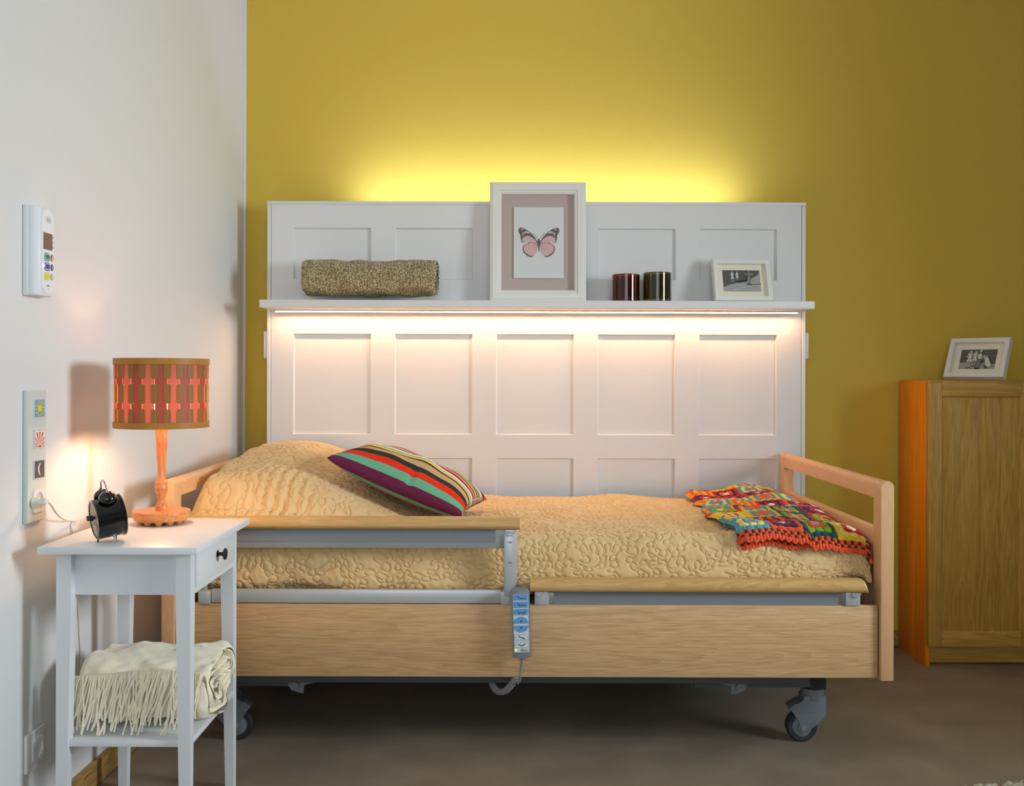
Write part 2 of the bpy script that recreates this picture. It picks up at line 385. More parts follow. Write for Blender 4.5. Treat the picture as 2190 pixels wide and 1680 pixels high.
def butterfly(t, iw, ih, zc):
    obj('backing', bx(-iw/2-0.004, iw/2+0.004, -0.006, -0.001, zc-ih/2-0.004, zc+ih/2+0.004), rosebk, t)['label'] = 'dusty rose backing board'
    pw, ph = 0.190, 0.272
    px0, pz = 0.004, zc+0.0
    prn = obj('print', bx(px0-pw/2, px0+pw/2, -0.0115, -0.0095, pz-ph/2, pz+ph/2), paper, t); prn['label'] = 'pale paper card with a pink butterfly'
    s = 0.0002657  # metres per pixel of the zoomed crop the outline was measured in
    def T(pts): return [(px0+(x-463)*s, pz+(875-y)*s) for x, y in pts]
    def mir(pts): return [(2*463-x, y) for x, y in pts]
    fore = [(440, 858), (400, 790), (340, 725), (270, 680), (205, 658), (178, 668), (170, 700), (178, 735), (198, 765), (203, 800), (207, 840), (216, 872), (235, 880), (290, 862), (360, 868), (440, 882)]
    forep = [(438, 878), (410, 835), (360, 795), (300, 776), (255, 790), (232, 812), (222, 850), (232, 872), (290, 862), (360, 868)]
    hind = [(445, 890), (400, 880), (320, 868), (268, 900), (238, 925), (230, 965), (240, 1010), (270, 1045), (310, 1075), (355, 1088), (380, 1082), (372, 1070), (400, 1050), (430, 1000), (448, 940)]
    hindp = [(443, 894), (400, 884), (325, 876), (278, 904), (252, 930), (246, 968), (258, 1003), (285, 1030), (320, 1055), (362, 1072), (398, 1046), (428, 998), (446, 938)]
    body = [(463, 818), (477, 835), (488, 865), (485, 895), (474, 930), (470, 990), (466, 1022), (460, 990), (455, 930), (444, 895), (440, 865), (450, 835)]
    dark, pink, pale, vein = [], [], [], []
    for f in (lambda p: p, mir):
        dark += [T(f(fore)), T(f(hind))]; pink += [T(f(forep)), T(f(hindp))]
        for e in (ell(222, 686, 20, 7, 12), ell(290, 726, 34, 12, 14), ell(244, 742, 20, 9, 12), ell(236, 770, 13, 6, 10), ell(318, 734, 18, 9, 10)):
            pale.append(T(f(e)))
        for k in range(11):
            a = math.radians(200+k*13); x, y = 463+math.cos(a)*232, 905-math.sin(a)*188
            if k < 9:
                q = hind[min(3+k//1, 10)]; pale.append(T(f(ell(q[0]+6, q[1]-4, 4, 4, 8))))
        for k in range(8):
            a = math.radians(172-k*0+k*13+8); L = 175-2*k
            x0, y0 = 440, 888; x1, y1 = x0-L*math.cos(math.radians(k*14-14)), y0+L*math.sin(math.radians(k*14-14))
            nx, ny = (y1-y0)/L*1.1, -(x1-x0)/L*1.1
            vein.append(T(f([(x0+nx, y0+ny), (x1, y1), (x0-nx, y0-ny)])))
        vein.append(T(f([(320, 876), (340, 898), (310, 902)])))
        dark.append(T(f([(458, 830), (386, 738), (380, 742), (454, 832)])))
    Yp = -0.0116
    flat(dark, Yp, ink, 'wing', prn)['label'] = 'dark brown wing edges'
    flat(pink, Yp-0.0003, pinkm, 'wing_field', prn)['label'] = 'dusty pink wing fields'
    flat(vein, Yp-0.0006, pk3, 'wing_veins', prn)
    flat(pale, Yp-0.0006, pk2, 'wing_spots', prn)['label'] = 'pale wing spots'
    flat([T(body)], Yp-0.0009, ink, 'butterfly_body', prn)
bl = P(1150, 640, 3.78)
picture_frame('picture_frame', 'large cream frame with a pink butterfly print standing on the shelf', 'picture frame',
              (P(1150, 640, 3.80).x, 3.815, SH1+0.0005), (math.radians(-3.6), 0, 0), 0.364, 0.456, 0.044, 0.034, butterfly, ogee=True)

def tone(v, n): return mat('photo_tone_'+n, lin(v, v, int(v*0.96)), 0.6)
TN = [tone(52, 'black'), tone(92, 'dark'), tone(128, 'mid'), tone(168, 'light'), tone(214, 'pale')]
def kid(cx, base, h, dress=True, arms=0, face=1):
    """simple standing child seen in the photograph, list of (tone, polygon)"""
    out = []; hd = h*0.068
    out.append((3, [(cx-h*.03, base+h*.86), (cx+h*.03, base+h*.86), (cx+h*.03, base+h*.79), (cx-h*.03, base+h*.79)]))
    out.append((2 if face > 0 else 4, ell(cx-face*h*.012, base+h*0.915, hd*1.05, hd*1.12, 16)))
    out.append((4, ell(cx+face*h*.02, base+h*0.905, hd*.72, hd*.9, 14)))
    for s in (-1, 1):
        out.append((3, [(cx+s*h*.03, base+h*.36), (cx+s*h*.095, base+h*.36), (cx+s*h*.085, base+h*.04), (cx+s*h*.05, base+h*.04)]))
        out.append((4, [(cx+s*h*.045, base+h*.09), (cx+s*h*.09, base+h*.09), (cx+s*h*.085, base+h*.03), (cx+s*h*.05, base+h*.03)]))
        out.append((0, [(cx+s*h*.04, base+h*.035), (cx+s*h*.10, base+h*.035), (cx+s*h*.13, base+h*.005), (cx+s*h*.04, base)]))
        out.append((3, [(cx+s*h*.08, base+h*.79), (cx+s*h*(.17+arms), base+h*(.66+arms*1.5)), (cx+s*h*(.18+arms*2), base+h*(.62+arms*2)), (cx+s*h*.08, base+h*(.55+arms)), (cx+s*h*.07, base+h*.59), (cx+s*h*(.13+arms), base+h*(.645+arms)), (cx+s*h*.06, base+h*.72)]))
    out.append((4 if dress else 2, [(cx-h*.05, base+h*.82), (cx+h*.05, base+h*.82), (cx+h*.11, base+h*.79), (cx+h*.115, base+h*.73), (cx+h*.075, base+h*.71), (cx+h*.065, base+h*.57), (cx+h*.15, base+h*.34), (cx+h*.05, base+h*.325), (cx-h*.05, base+h*.335), (cx-h*.15, base+h*.33), (cx-h*.065, base+h*.57), (cx-h*.075, base+h*.71), (cx-h*.115, base+h*.73), (cx-h*.11, base+h*.79)]))
    out.append((3, [(cx-h*.02, base+h*.55), (cx+h*.0, base+h*.55), (cx+h*.01, base+h*.34), (cx-h*.045, base+h*.34)]))
    return out
def photo_hop(t, iw, ih, zc):
    obj('mat_board', bx(-iw/2-0.003, iw/2+0.003, -0.010, -0.004, zc-ih/2-0.003, zc+ih/2+0.003), matboard, t)
    a, b = 0.072, 0.043
    L = [(1, [(-a, zc-b), (a, zc-b), (a, zc+b), (-a, zc+b)]), (3, [(-a, zc-b), (a, zc-b), (a, zc+b), (a*.88, zc+b*.55), (a*.4, zc+b*.1), (-a*.2, zc-b*.15), (-a*.7, zc-b*.4), (-a, zc-b*.6)]),
         (0, [(-a*.35, zc-b*.1), (0, zc+b*.1), (a*.3, zc+b*.05), (a*.2, zc-b*.1), (-a*.2, zc-b*.2)]), (1, [(a*.45, zc-b*.32), (a, zc-b*.25), (a, zc-b*.33), (a*.45, zc-b*.38)])]
    L += kid(-a*.5, zc-b*.15, b*1.05)+kid(-a*.25, zc-b*.05, b*.9)
    L += [(2 if c == 4 and k > 0 else c, p) for k, (c, p) in enumerate(kid(a*.38, zc-b*.4, b*1.35, True, .06))]
    for k in range(3): L.append((4, [(-a*.5+k*a*.3, zc-b*.92+k*b*.12), (-a*.2+k*a*.3, zc-b*.8+k*b*.12), (-a*.21+k*a*.3, zc-b*.76+k*b*.12), (-a*.51+k*a*.3, zc-b*.88+k*b*.12)]))
    photo(t, L)
def photo(t, L):
    bs = [prism(p, -0.0102-0.00015*(i+1), -0.0100, 'Y') for i, (c, p) in enumerate(L)]
    obj('photograph', merge(*bs, mats=[c for c, p in L]), TN, t, smooth=10)['label'] = 'black and white photograph of children'
def photo_dog(t, iw, ih, zc):
    obj('mat_board', bx(-iw/2-0.003, iw/2+0.003, -0.010, -0.004, zc-ih/2-0.003, zc+ih/2+0.003), matboard, t)
    a, b = 0.067, 0.043
    L = [(3, [(-a, zc-b), (a, zc-b), (a, zc-b*.2), (-a, zc-b*.2)]), (1, [(-a, zc-b*.3), (a, zc-b*.5), (a, zc+b), (-a, zc+b)]), (2, [(0, zc+b*.42), (a, zc+b*.36), (a, zc+b*.31), (0, zc+b*.36)]), (2, [(-a, zc+b*.36), (-a*.3, zc+b*.36), (-a*.3, zc+b*.32), (-a, zc+b*.32)])]
    for k in range(9): L.append((2, [(a*.15+k*a*.095, zc+b*.45), (a*.17+k*a*.095, zc+b*.45), (a*.17+k*a*.095, zc+b*.95), (a*.15+k*a*.095, zc+b*.95)]))
    L += kid(-a*.45, zc-b*.9, b*1.8)+kid(-a*.15, zc-b*.75, b*1.6)
    L += [(2, ell(a*.12, zc+b*.74, b*.15, b*.17, 14)), (4, ell(a*.135, zc+b*.76, b*.11, b*.13, 14)), (4, [(a*.02, zc+b*.5), (a*.2, zc+b*.5), (a*.24, zc-b*.05), (a*.02, zc-b*.05)]), (2, [(a*.0, zc-b*.0), (a*.2, zc-b*.0), (a*.16, zc-b*.95), (-a*.02, zc-b*.95)]), (0, [(-a*.08, zc-b*.93), (a*.16, zc-b*.93), (a*.16, zc-b), (-a*.08, zc-b)]),
          (4, [(a*.34, zc+b*.2), (a*.52, zc+b*.26), (a*.62, zc+b*.0), (a*.82, zc-b*.7), (a*.7, zc-b*.85), (a*.5, zc-b*.8), (a*.44, zc-b*.2)]), (4, ell(a*.40, zc+b*.22, b*.15, b*.11, 14)), (3, ell(a*.31, zc+b*.17, b*.09, b*.05, 10)), (1, ell(a*.45, zc+b*.20, b*.05, b*.09, 10)), (3, [(a*.36, zc+b*.05), (a*.44, zc+b*.12), (a*.27, zc+b*.02), (a*.25, zc-b*.03)]), (3, [(a*.80, zc-b*.7), (a*.93, zc-b*.72), (a*.9, zc-b*.66), (a*.78, zc-b*.6)]), (3, [(a*.44, zc-b*.35), (a*.5, zc-b*.3), (a*.36, zc-b*.65), (a*.3, zc-b*.62)]), (1, [(a*.5, zc-b*.7), (a*.62, zc-b*.8), (a*.58, zc-b*.9), (a*.44, zc-b*.9)])]
    photo(t, L)
picture_frame('photo_frame', 'small white frame holding a hopscotch photograph leaning at the right end of the lit shelf', 'photo frame',
              (P(1590, 640, 3.79).x-0.004, 3.782, SH1+0.0005), (math.radians(-17), 0, math.radians(4)), 0.222, 0.168, 0.019, 0.026, photo_hop, 'small white photo frames')
picture_frame('photo_frame', 'small white frame with a photograph of three children and a dog on the oak cabinet', 'photo frame',
              (P(2078, 810, 3.86).x+0.012, 3.86, 1.0665), (math.radians(-28), 0, math.radians(-45)), 0.222, 0.172, 0.019, 0.030, photo_dog, 'small white photo frames')

# ------------------------------------------------------------------ glass candle holders
def jar(name, label, px, r, h, col):
    G = 'tinted glass candle holders on the shelf'
    c = (P(px, 615, 3.775).x, 3.775, SH1+0.0005)
    m = mat(name+'_glass', col, 0.02, trans=1.0, ior=1.5)
    pr = [(0, 0), (r-0.003, 0), (r, 0.003), (r, h-0.002), (r-0.002, h), (r-0.004, h-0.002), (r-0.004, 0.014), (r-0.008, 0.010), (0, 0.010)]
    return tag(obj(name, lathe([(max(a, 1e-5), b) for a, b in pr], c, 64, caps=False), m, center=True), label, 'candle holder', G)
jar('candle_holder', 'reddish brown tinted glass cylinder on the shelf, the left of the pair', 1338.7, 0.0515, 0.103, lin(158, 64, 40))
jar('candle_holder', 'olive green tinted glass cylinder on the shelf, the right of the pair', 1405.3, 0.0525, 0.110, lin(120, 108, 50))

# ------------------------------------------------------------------ folded textiles with a spiral cross section
def spiral_body(name, x0, x1, cy, cz, ay, az, turns, th, start, nx, ns, m, disp, parent=None, pw=2.6, endr=0.02, thp=10):
    """a sheet rolled up: thick spiral in the (y,z) plane, swept along x"""
    s = np.linspace(0, 1, ns)
    ang = start+s*turns*2*PI
    k = 1-s*turns*th*1.04/az
    def sup(c): return np.sign(c)*np.abs(c)**(2/pw)
    y = ay*sup(np.cos(ang))*(1-s*turns*th*1.04/ay); z = az*sup(np.sin(ang))*k
    cen = np.stack([y, z], -1); d = np.gradient(cen, axis=0); n = np.stack([d[:, 1], -d[:, 0]], -1); n /= np.linalg.norm(n, axis=1, keepdims=True)+1e-9
    sgn = np.sign((n*cen).sum(1)[:ns//4].mean()); n = n*sgn
    t2 = th*0.5*np.minimum(1, np.sqrt(np.clip(np.minimum(s, 1-s)*ns/14, 0.0, 1)))
    out = cen*1.0; inn = cen-n*2*t2[:, None]
    loop = np.concatenate([out, inn[::-1]], 0)
    mid = np.concatenate([cen-n*t2[:, None], (cen-n*t2[:, None])[::-1]], 0)
    xs_ = np.linspace(0, 1, nx); L = x1-x0
    ed = np.minimum(xs_, 1-xs_)*L/endr; f = np.sqrt(np.clip(1-(1-np.clip(ed, 0, 1))**2, 0.0, 1))
    f = 0.25+0.75*f
    g = mid[None]+(loop-mid)[None]*f[:, None, None]
    pts = np.zeros((nx, len(loop), 3)); pts[..., 0] = (x0+xs_*L)[:, None]; pts[..., 1] = cy+g[..., 0]; pts[..., 2] = cz+g[..., 1]
    nn = normals(pts)
    rad = np.stack([np.zeros_like(pts[..., 0]), g[..., 0], g[..., 1]], -1)
    outer = np.zeros((nx, len(loop))); outer[:, :ns] = 1
    sg = np.sign((nn*rad)[:, :ns].sum()); pts = disp(pts, nn*sg, outer, s)
    return gridmesh(name, pts, m, parent, closed_v=True)
def cloth_mat(name, c1, c2, scale, rough=0.95, bump=0.4, bscale=500, sheen=0.3, kind='noise'):
    m = mat(name, c1, rough, spec=0.1, sheen=sheen); nt = m.node_tree; L = nt.links; b = nt.nodes['Principled BSDF']
    tc = nt.nodes.new('ShaderNodeTexCoord')
    v = nt.nodes.new('ShaderNodeTexVoronoi' if kind == 'vor' else 'ShaderNodeTexNoise'); v.inputs['Scale'].default_value = scale
    L.new(tc.outputs['Object'], v.inputs['Vector'])
    r = nt.nodes.new('ShaderNodeValToRGB'); r.color_ramp.elements[0].color = c1; r.color_ramp.elements[1].color = c2
    r.color_ramp.elements[0].position = 0.30; r.color_ramp.elements[1].position = 0.70
    if kind == 'vor': L.new(v.outputs['Color'], r.inputs['Fac'])
    else: L.new(v.outputs['Fac'], r.inputs['Fac'])
    L.new(r.outputs['Color'], b.inputs['Base Color'])
    n2 = nt.nodes.new('ShaderNodeTexNoise'); n2.inputs['Scale'].default_value = bscale; L.new(tc.outputs['Object'], n2.inputs['Vector'])
    bp = nt.nodes.new('ShaderNodeBump'); bp.inputs['Strength'].default_value = bump; bp.inputs['Distance'].default_value = 0.002
    L.new(n2.outputs['Fac'], bp.inputs['Height']); L.new(bp.outputs['Normal'], b.inputs['Normal'])
    return m
knit = cloth_mat('knit_wool', lin(122, 104, 62), lin(214, 200, 156), 340, kind='vor', bump=0.9, bscale=520)
def knit_disp(p, n, outer, s):
    x, y, z = p[..., 0], p[..., 1], p[..., 2]
    v = np.cumsum(np.linalg.norm(np.gradient(p, axis=1), axis=-1), axis=1)
    f, _, _ = waves(x, v, 0.0085, 12, 3, 0.6, ax=0.6); g, _, _ = waves(x, v, 0.09, 8, 5, 0.6)
    h = 0.0022*np.tanh(f*1.2)+0.002*g+0.0006*rng.randn(*x.shape)
    q = p+n*h[..., None]
    q[..., 2] += -0.016*sm(3.715, 3.67, y)*(z < 1.42)
    q[..., 2] += -0.006*np.sin(np.clip((x-p[:, :, 0].min())/0.5, 0, 1)*PI)*sm(1.42, 1.46, z)
    return q
kx0, kx1 = P(655, 600, 3.76).x, P(933, 600, 3.76).x
o = spiral_body('knitted_blanket', kx0-0.004, kx1+0.004, 3.752, SH1+0.0815, 0.084, 0.0795, 2.4, 0.022, math.radians(-20), 230, 380, knit, knit_disp, pw=2.4, endr=0.028)
tag(o, 'rolled olive beige chunky knitted blanket lying on the left half of the shelf', 'blanket')

# ------------------------------------------------------------------ bed
YN, YF = 2.80, 3.84
bed = thing('care_bed', 'wooden adjustable care bed on castors in front of the white panelling', 'bed', (0.06, 3.3, 0.0))
def endboard(name, xa, xb_, inner):
    """xa..xb_: thickness in x"""
    root = obj(name, bx((xa+xb_)/2-0.008, (xa+xb_)/2+0.008+0.002, YN+0.055, YF-0.055, 0.24, 0.6465, 0.002), M['beech'], bed)
    root['label'] = 'beech end board of the bed'
    for y0, y1 in ((YN, YN+0.060), (YF-0.057, YF)):
        w2 = (xb_-xa)/2; zt = 0.789
        pr = [(xa, 0.233), (xb_, 0.233), (xb_, zt-w2)]+[((xa+xb_)/2+w2*math.cos(math.radians(a)), zt-w2+w2*math.sin(math.radians(a))) for a in range(10, 180, 10)]+[(xa, zt-w2)]
        obj('post', prism(pr, y0, y1, 'Y', 0.0015), M['beech'], root, smooth=30)
    w2 = (xb_-xa)/2; zt = 0.789
    pr = [(xa, 0.738), (xb_, 0.738), (xb_, zt-w2)]+[((xa+xb_)/2+w2*math.cos(math.radians(a)), zt-w2+w2*math.sin(math.radians(a))) for a in range(10, 180, 10)]+[(xa, zt-w2)]
    obj('top_rail', prism(pr, YN+0.0603, YF-0.0573, 'Y'), M['beech_y'], root, smooth=30)
    obj('middle_rail', bx(xa+0.004, xb_-0.004, YN+0.060, YF-0.057, 0.60, 0.648, 0.002), M['beech_y'], root)
endboard('headboard', -0.9615, -0.9266, 1)
endboard('footboard', 1.0427, 1.0785, -1)
obj('side_board', bx(-0.9245, 1.0385, 2.812, 2.832, 0.2375, 0.440, 0.002), M['bed_oak'], bed)['label'] = 'long oak board facing the room'
obj('side_board', bx(-0.9245, 1.0385, 3.80, 3.818, 0.2375, 0.440, 0.002), M['bed_oak'], bed)
# slatted lying surface and chassis
obj('bed_frame', merge(bx(-0.90, 1.02, 2.85, 2.90, 0.385, 0.43, 0.003), bx(-0.90, 1.02, 3.72, 3.77, 0.385, 0.43, 0.003), *[bx(-0.86+i*0.155, -0.79+i*0.155, 2.86, 3.76, 0.43, 0.445) for i in range(12)]), M['grey_dark'], bed)
ch = obj('chassis', merge(bx(-0.885, 0.86, 2.865, 2.905, 0.204, 0.262, 0.003), bx(-0.88, 0.93, 3.70, 3.74, 0.222, 0.262, 0.003), bx(-0.84, -0.78, 2.9, 3.72, 0.20, 0.25, 0.003), bx(0.80, 0.86, 2.9, 3.72, 0.20, 0.25, 0.003),
      bx(0.55, 0.885, 2.93, 2.95, 0.174, 0.222), bx(-0.86, -0.6, 2.93, 2.95, 0.174, 0.222)), M['grey_dark'], bed)
# lifting brackets under the frame
for sx, x in ((1, 0.664), (-1, -0.60)):
    pr = [(x-0.10*sx, 0.205), (x+0.03*sx, 0.205), (x+0.035*sx, 0.178), (x+0.01*sx, 0.160), (x-0.01*sx, 0.156), (x-0.012*sx, 0.180), (x-0.06*sx, 0.192)]
    bb = merge(prism(pr, 2.920, 2.928, 'Y'), lathe([(0.001, 2.908), (0.013, 2.908), (0.013, 2.93), (0.001, 2.93)], (x+0.014*sx, 0, 0.180), 20, 'Y'))
    obj('bracket', bb, M['grey_plastic'], bed)
def caster(X, Y, dirx, first=None):
    """swivel stem at X, wheel trailing towards dirx (-1: left)"""
    c = Vector((X, Y, 0)); wx = X+0.033*dirx
    fk = obj('caster', merge(lathe([(0.001, 0.158), (0.032, 0.158), (0.033, 0.150), (0.033, 0.128), (0.001, 0.128)], (X, Y+0.003, 0), 32)), M['caster'], bed)
    # hood: an arm profile from stem down to the axle, on both sides, joined by a crown
    def arm(pts): return [(X+dirx*(-a), b) for a, b in pts]
    side = arm([(0.033, 0.140), (0.034, 0.085), (0.022, 0.066), (-0.005, 0.047), (-0.022, 0.031), (-0.033, 0.027), (-0.045, 0.034), (-0.049, 0.047), (-0.042, 0.060), (-0.060, 0.085), (-0.074, 0.103), (-0.055, 0.117), (-0.033, 0.125), (-0.033, 0.140)])
    obj('fork', merge(prism(side, Y-0.026, Y-0.020, 'Y', 0.0015), prism(side, Y+0.020, Y+0.026, 'Y', 0.0015)), M['caster'], fk)
    crown = arm([(0.033, 0.140), (0.034, 0.088), (0.028, 0.086), (0.026, 0.105), (0.0, 0.112), (-0.033, 0.104), (-0.068, 0.094), (-0.074, 0.103), (-0.055, 0.117), (-0.033, 0.125), (-0.033, 0.140)])
    obj('hood', prism(crown, Y-0.0205, Y+0.0205, 'Y', 0.001), M['caster'], fk)
    obj('wheel', merge(lathe([(0.030, -0.015), (0.041, -0.016), (0.0455, -0.010), (0.0465, 0), (0.0455, 0.010), (0.041, 0.016), (0.030, 0.015)], (wx, Y, 0.0465), 48, 'Y', caps=False)), M['rubber'], fk)
    obj('hub', merge(lathe([(0.001, -0.017), (0.010, -0.017), (0.028, -0.013), (0.031, -0.012), (0.031, 0.012), (0.028, 0.013), (0.001, 0.017)], (wx, Y, 0.0465), 40, 'Y', caps=False), lathe([(0.001, -0.029), (0.007, -0.029), (0.008, -0.026), (0.008, 0.026), (0.001, 0.027)], (wx, Y, 0.0465), 20, 'Y', caps=False)), M['grey_plastic'], fk)
    return fk
for X, dx, Ys in ((0.908, -1, 2.985), (-0.828, 1, 2.985), (0.908, -1, 3.64), (-0.828, 1, 3.64)):
    caster(X, Ys, dx)
    lg = obj('leg', bx(X-0.016, X+0.034, Ys-0.025, Ys+0.025, 0.158, 0.30, 0.002), M['rubber'], bed)
    if Ys < 3: obj('cap', lathe([(0.001, -0.002), (0.009, -0.002), (0.011, 0), (0.0125, -0.002), (0.0125, 0.002), (0.001, 0.002)], (X+0.010, Ys-0.026, 0.212), 24, 'Y', caps=False), M['black_matt'], lg)
# raised safety rail at the head, lowered safety rail at the foot
def bar(x0, x1, z0, z1, y0=2.79, y1=2.845, rnd=0):
    h = z1-z0
    pr = [(y0+0.012, z0), (y1-0.006, z0), (y1, z0+0.006), (y1, z1-0.014), (y1-0.012, z1)]
    pr += [(y0+0.016-0.016*math.sin(math.radians(a)), z1-0.02+0.02*math.cos(math.radians(a))) for a in range(0, 95, 15)]
    pr += [(y0, z0+0.010), (y0+0.004, z0+0.003)]
    if not rnd: return prism(pr, x0, x1, 'X')
    bm = bmesh.new(); rings = []
    for k in range(-1, 8):
        th = max(k, 0)*PI/14; x = x0 if k < 0 else x1-rnd+rnd*math.sin(th); q_ = 1-(1-math.cos(th))*0.8
        rings.append([bm.verts.new((x, a, z0+(b-z0)*q_)) for a, b in pr])
    for a, b in zip(rings[:-1], rings[1:]):
        for k in range(len(pr)): bm.faces.new((a[k], a[(k+1) % len(pr)], b[(k+1) % len(pr)], b[k]))
    bm.faces.new(rings[0]); bm.faces.new(rings[-1][::-1])
    return bm
r1 = obj('raised_side_rail', bar(-0.885, 0.0363, 0.651, 0.684), M['bar_oak'], bed); r1['label'] = 'raised oak hand rail on an aluminium frame'
obj('rail_profile', bx(-0.885, 0.0, 2.812, 2.834, 0.5965, 0.652, 0.002), M['alu'], r1)
obj('rail_cover', bx(-0.86, -0.032, 2.808, 2.813, 0.617, 0.651, 0.0), M['grey_plastic'], r1)
obj('upright', merge(bx(-0.0085, 0.0215, 2.806, 2.836, 0.462, 0.652, 0.004), bx(0.012, 0.0285, 2.810, 2.836, 0.462, 0.65, 0.007)), M['alu_light'], r1)
obj('clip', merge(bx(-0.006, 0.024, 2.800, 2.812, 0.640, 0.651, 0.001), bx(-0.003, 0.016, 2.802, 2.808, 0.6325, 0.641, 0.001)), M['alu_light'], r1)
for zz in (0.6155, 0.5585): obj('slot', bx(0.0045, 0.0145, 2.8045, 2.8065, zz-0.002, zz+0.002, 0.0009), M['grey_plastic'], r1)
obj('lower_tube', bx(-0.828, -0.014, 2.815, 2.835, 0.4415, 0.4795, 0.004), M['alu_light'], r1)
for xa, xb_ in ((-0.862, -0.829), (-0.0165, 0.022)):
    br = obj('rail_bracket', bx(xa, xb_, 2.808, 2.838, 0.4405, 0.476, 0.001), M['alu_light'], r1)
    cx = -0.851 if xa < -0.5 else 0.004
obj('upright', bx(-0.851, -0.843, 2.812, 2.836, 0.476, 0.652, 0.001), M['alu_light'], r1)
r2 = obj('lowered_side_rail', bar(0.0648, 1.004, 0.478, 0.5146, rnd=0.013), M['bar_oak'], bed); r2['label'] = 'lowered oak hand rail resting low at the foot end'
obj('rail_profile', bx(0.09, 0.985, 2.820, 2.838, 0.4395, 0.473, 0.001), M['alu'], r2)
obj('rail_cover', bx(0.132, 0.925, 2.814, 2.821, 0.4405, 0.4775, 0.0), M['grey_plastic'], r2)
for xa in (0.078, 0.948):
    obj('upright', bx(xa, xa+0.040, 2.808, 2.836, 0.4405, 0.478, 0.001), M['alu_light'], r2)
    xc = xa if xa < .5 else xa+0.014
    obj('clip', merge(bx(xc, xc+0.026, 2.800, 2.809, 0.4715, 0.4778, 0.001), bx(xc+0.004, xc+0.021, 2.802, 2.8085, 0.465, 0.472, 0.001)), M['alu_light'], r2)
# mattress
tag(obj('mattress', bx(-0.90, 1.012, 2.935, 3.78, 0.446, 0.585, 0.03, 4), M['mattress'], center=True), 'dark grey covered mattress showing under the bedspread at the foot of the bed', 'mattress')

# ------------------------------------------------------------------ quilted bedspread
Q0, QF, QR = 3.80, 2.868, 0.065
def qtop(X, Y):
    z = 0.618+0.004*np.sin(3*X+1.3)*np.cos(5*Y)
    a = 0.168+0.052*sm(2.98, 3.55, Y)-0.03*sm(3.66, 3.8, Y)
    hx = (1-sm(-0.73, -0.12, X))*sm(-0.950, -0.885, X)**0.6*(1-0.5*np.clip(np.abs(X+0.70)-0.05, 0, 1)**1)
    hy = sm(2.86, 3.03, Y)
    z = z+a*hx*hy
    e = np.clip((X-0.955)/0.075, 0, 1); z = z-0.055*(1-np.sqrt(1-e**2*0.98))
    return z
def qhem(X): return 0.452+0.052*sm(0.84, 1.03, X)+0.004*np.sin(X*19)
def qsurf(X, T, free=False):
    """X across the picture, T arc length from the far side over the top and down the near side"""
    L1 = Q0-(QF+QR); L2 = QR*PI/2
    Yt = np.clip(Q0-T, QF+QR, Q0); zt = qtop(X, Yt)
    th = np.clip((T-L1)/QR, 0, PI/2)
    dn = np.clip(T-L1-L2, 0, 1)
    Y = Yt-QR*np.sin(th)
    hem = qhem(X); span = np.maximum(zt-QR-hem, 0.01)
    TT = 0.145
    drop = dn if free else dn/TT*span
    Z = zt-QR*(1-np.cos(th))-drop
    # belly of the hanging side, and tuck inward at the hem
    fr = np.clip(drop/span, 0, 1)
    Y = Y-0.008*np.sin(fr*PI)+0.02*sm(0.75, 1.0, fr)
    e = sm(0.90, 1.03, X); Y = Y+0.03*e*sm(0.4, 1, fr)
    return np.stack([X+0*T, Y, Z], -1)
def jigsaw(X, T, s):
    """distance to meandering stitch lines: puzzle shaped edges with round knobs"""
    w1, _, _ = waves(X, T, 0.13, 10, 51, 0.5); w2, _, _ = waves(X, T, 0.13, 10, 52, 0.5)
    u = (X+0.0050*w1)/s; v = (T+0.0050*w2)/s
    rs = np.random.RandomState(3); R0 = rs.randint(0, 4, (90, 90, 2)); keep = rs.rand(90, 90, 2) > 0.15; off = rs.uniform(-0.12, 0.12, (90, 90, 2))
    d = np.full(X.shape, 9.0)
    iu0 = np.floor(u).astype(int); iv0 = np.floor(v).astype(int)
    r_, o_ = 0.205, 0.175; g_ = math.sqrt(r_*r_-o_*o_)
    for di in (-1, 0, 1):
        for dj in (-1, 0, 1):
            iu = iu0+di; iv = iv0+dj; ci = (iu+40) % 90; cj = (iv+40) % 90
            for k in (0, 1):
                # k=0: edge along u at v=iv, from iu to iu+1; k=1: edge along v at u=iu
                a = (u-iu-0.5) if k == 0 else (v-iv-0.5); b = (v-iv) if k == 0 else (u-iu)
                sg = np.where(R0[ci, cj, k] % 2 == 0, 1.0, -1.0); a = a-off[ci, cj, k]
                wob = 0.10*sg*np.cos(2*PI*a)-0.10*sg
                dl = np.abs(b-wob); ex = np.maximum(np.abs(a+off[ci, cj, k])-0.5, 0); dl = np.hypot(dl, ex)
                dl = np.where(np.abs(a) < g_, np.hypot(b, np.abs(a)-g_), dl)
                rr = np.hypot(a, b-sg*o_); dc = np.abs(rr-r_)
                op = (sg*(b-sg*o_) < -o_*0.98) & (np.abs(a) < g_)
                dc = np.where(op, 9.0, dc)
                dk = np.minimum(dl, dc); dk = np.where(keep[ci, cj, k], dk, 9.0)
                d = np.minimum(d, dk)
    return d*s
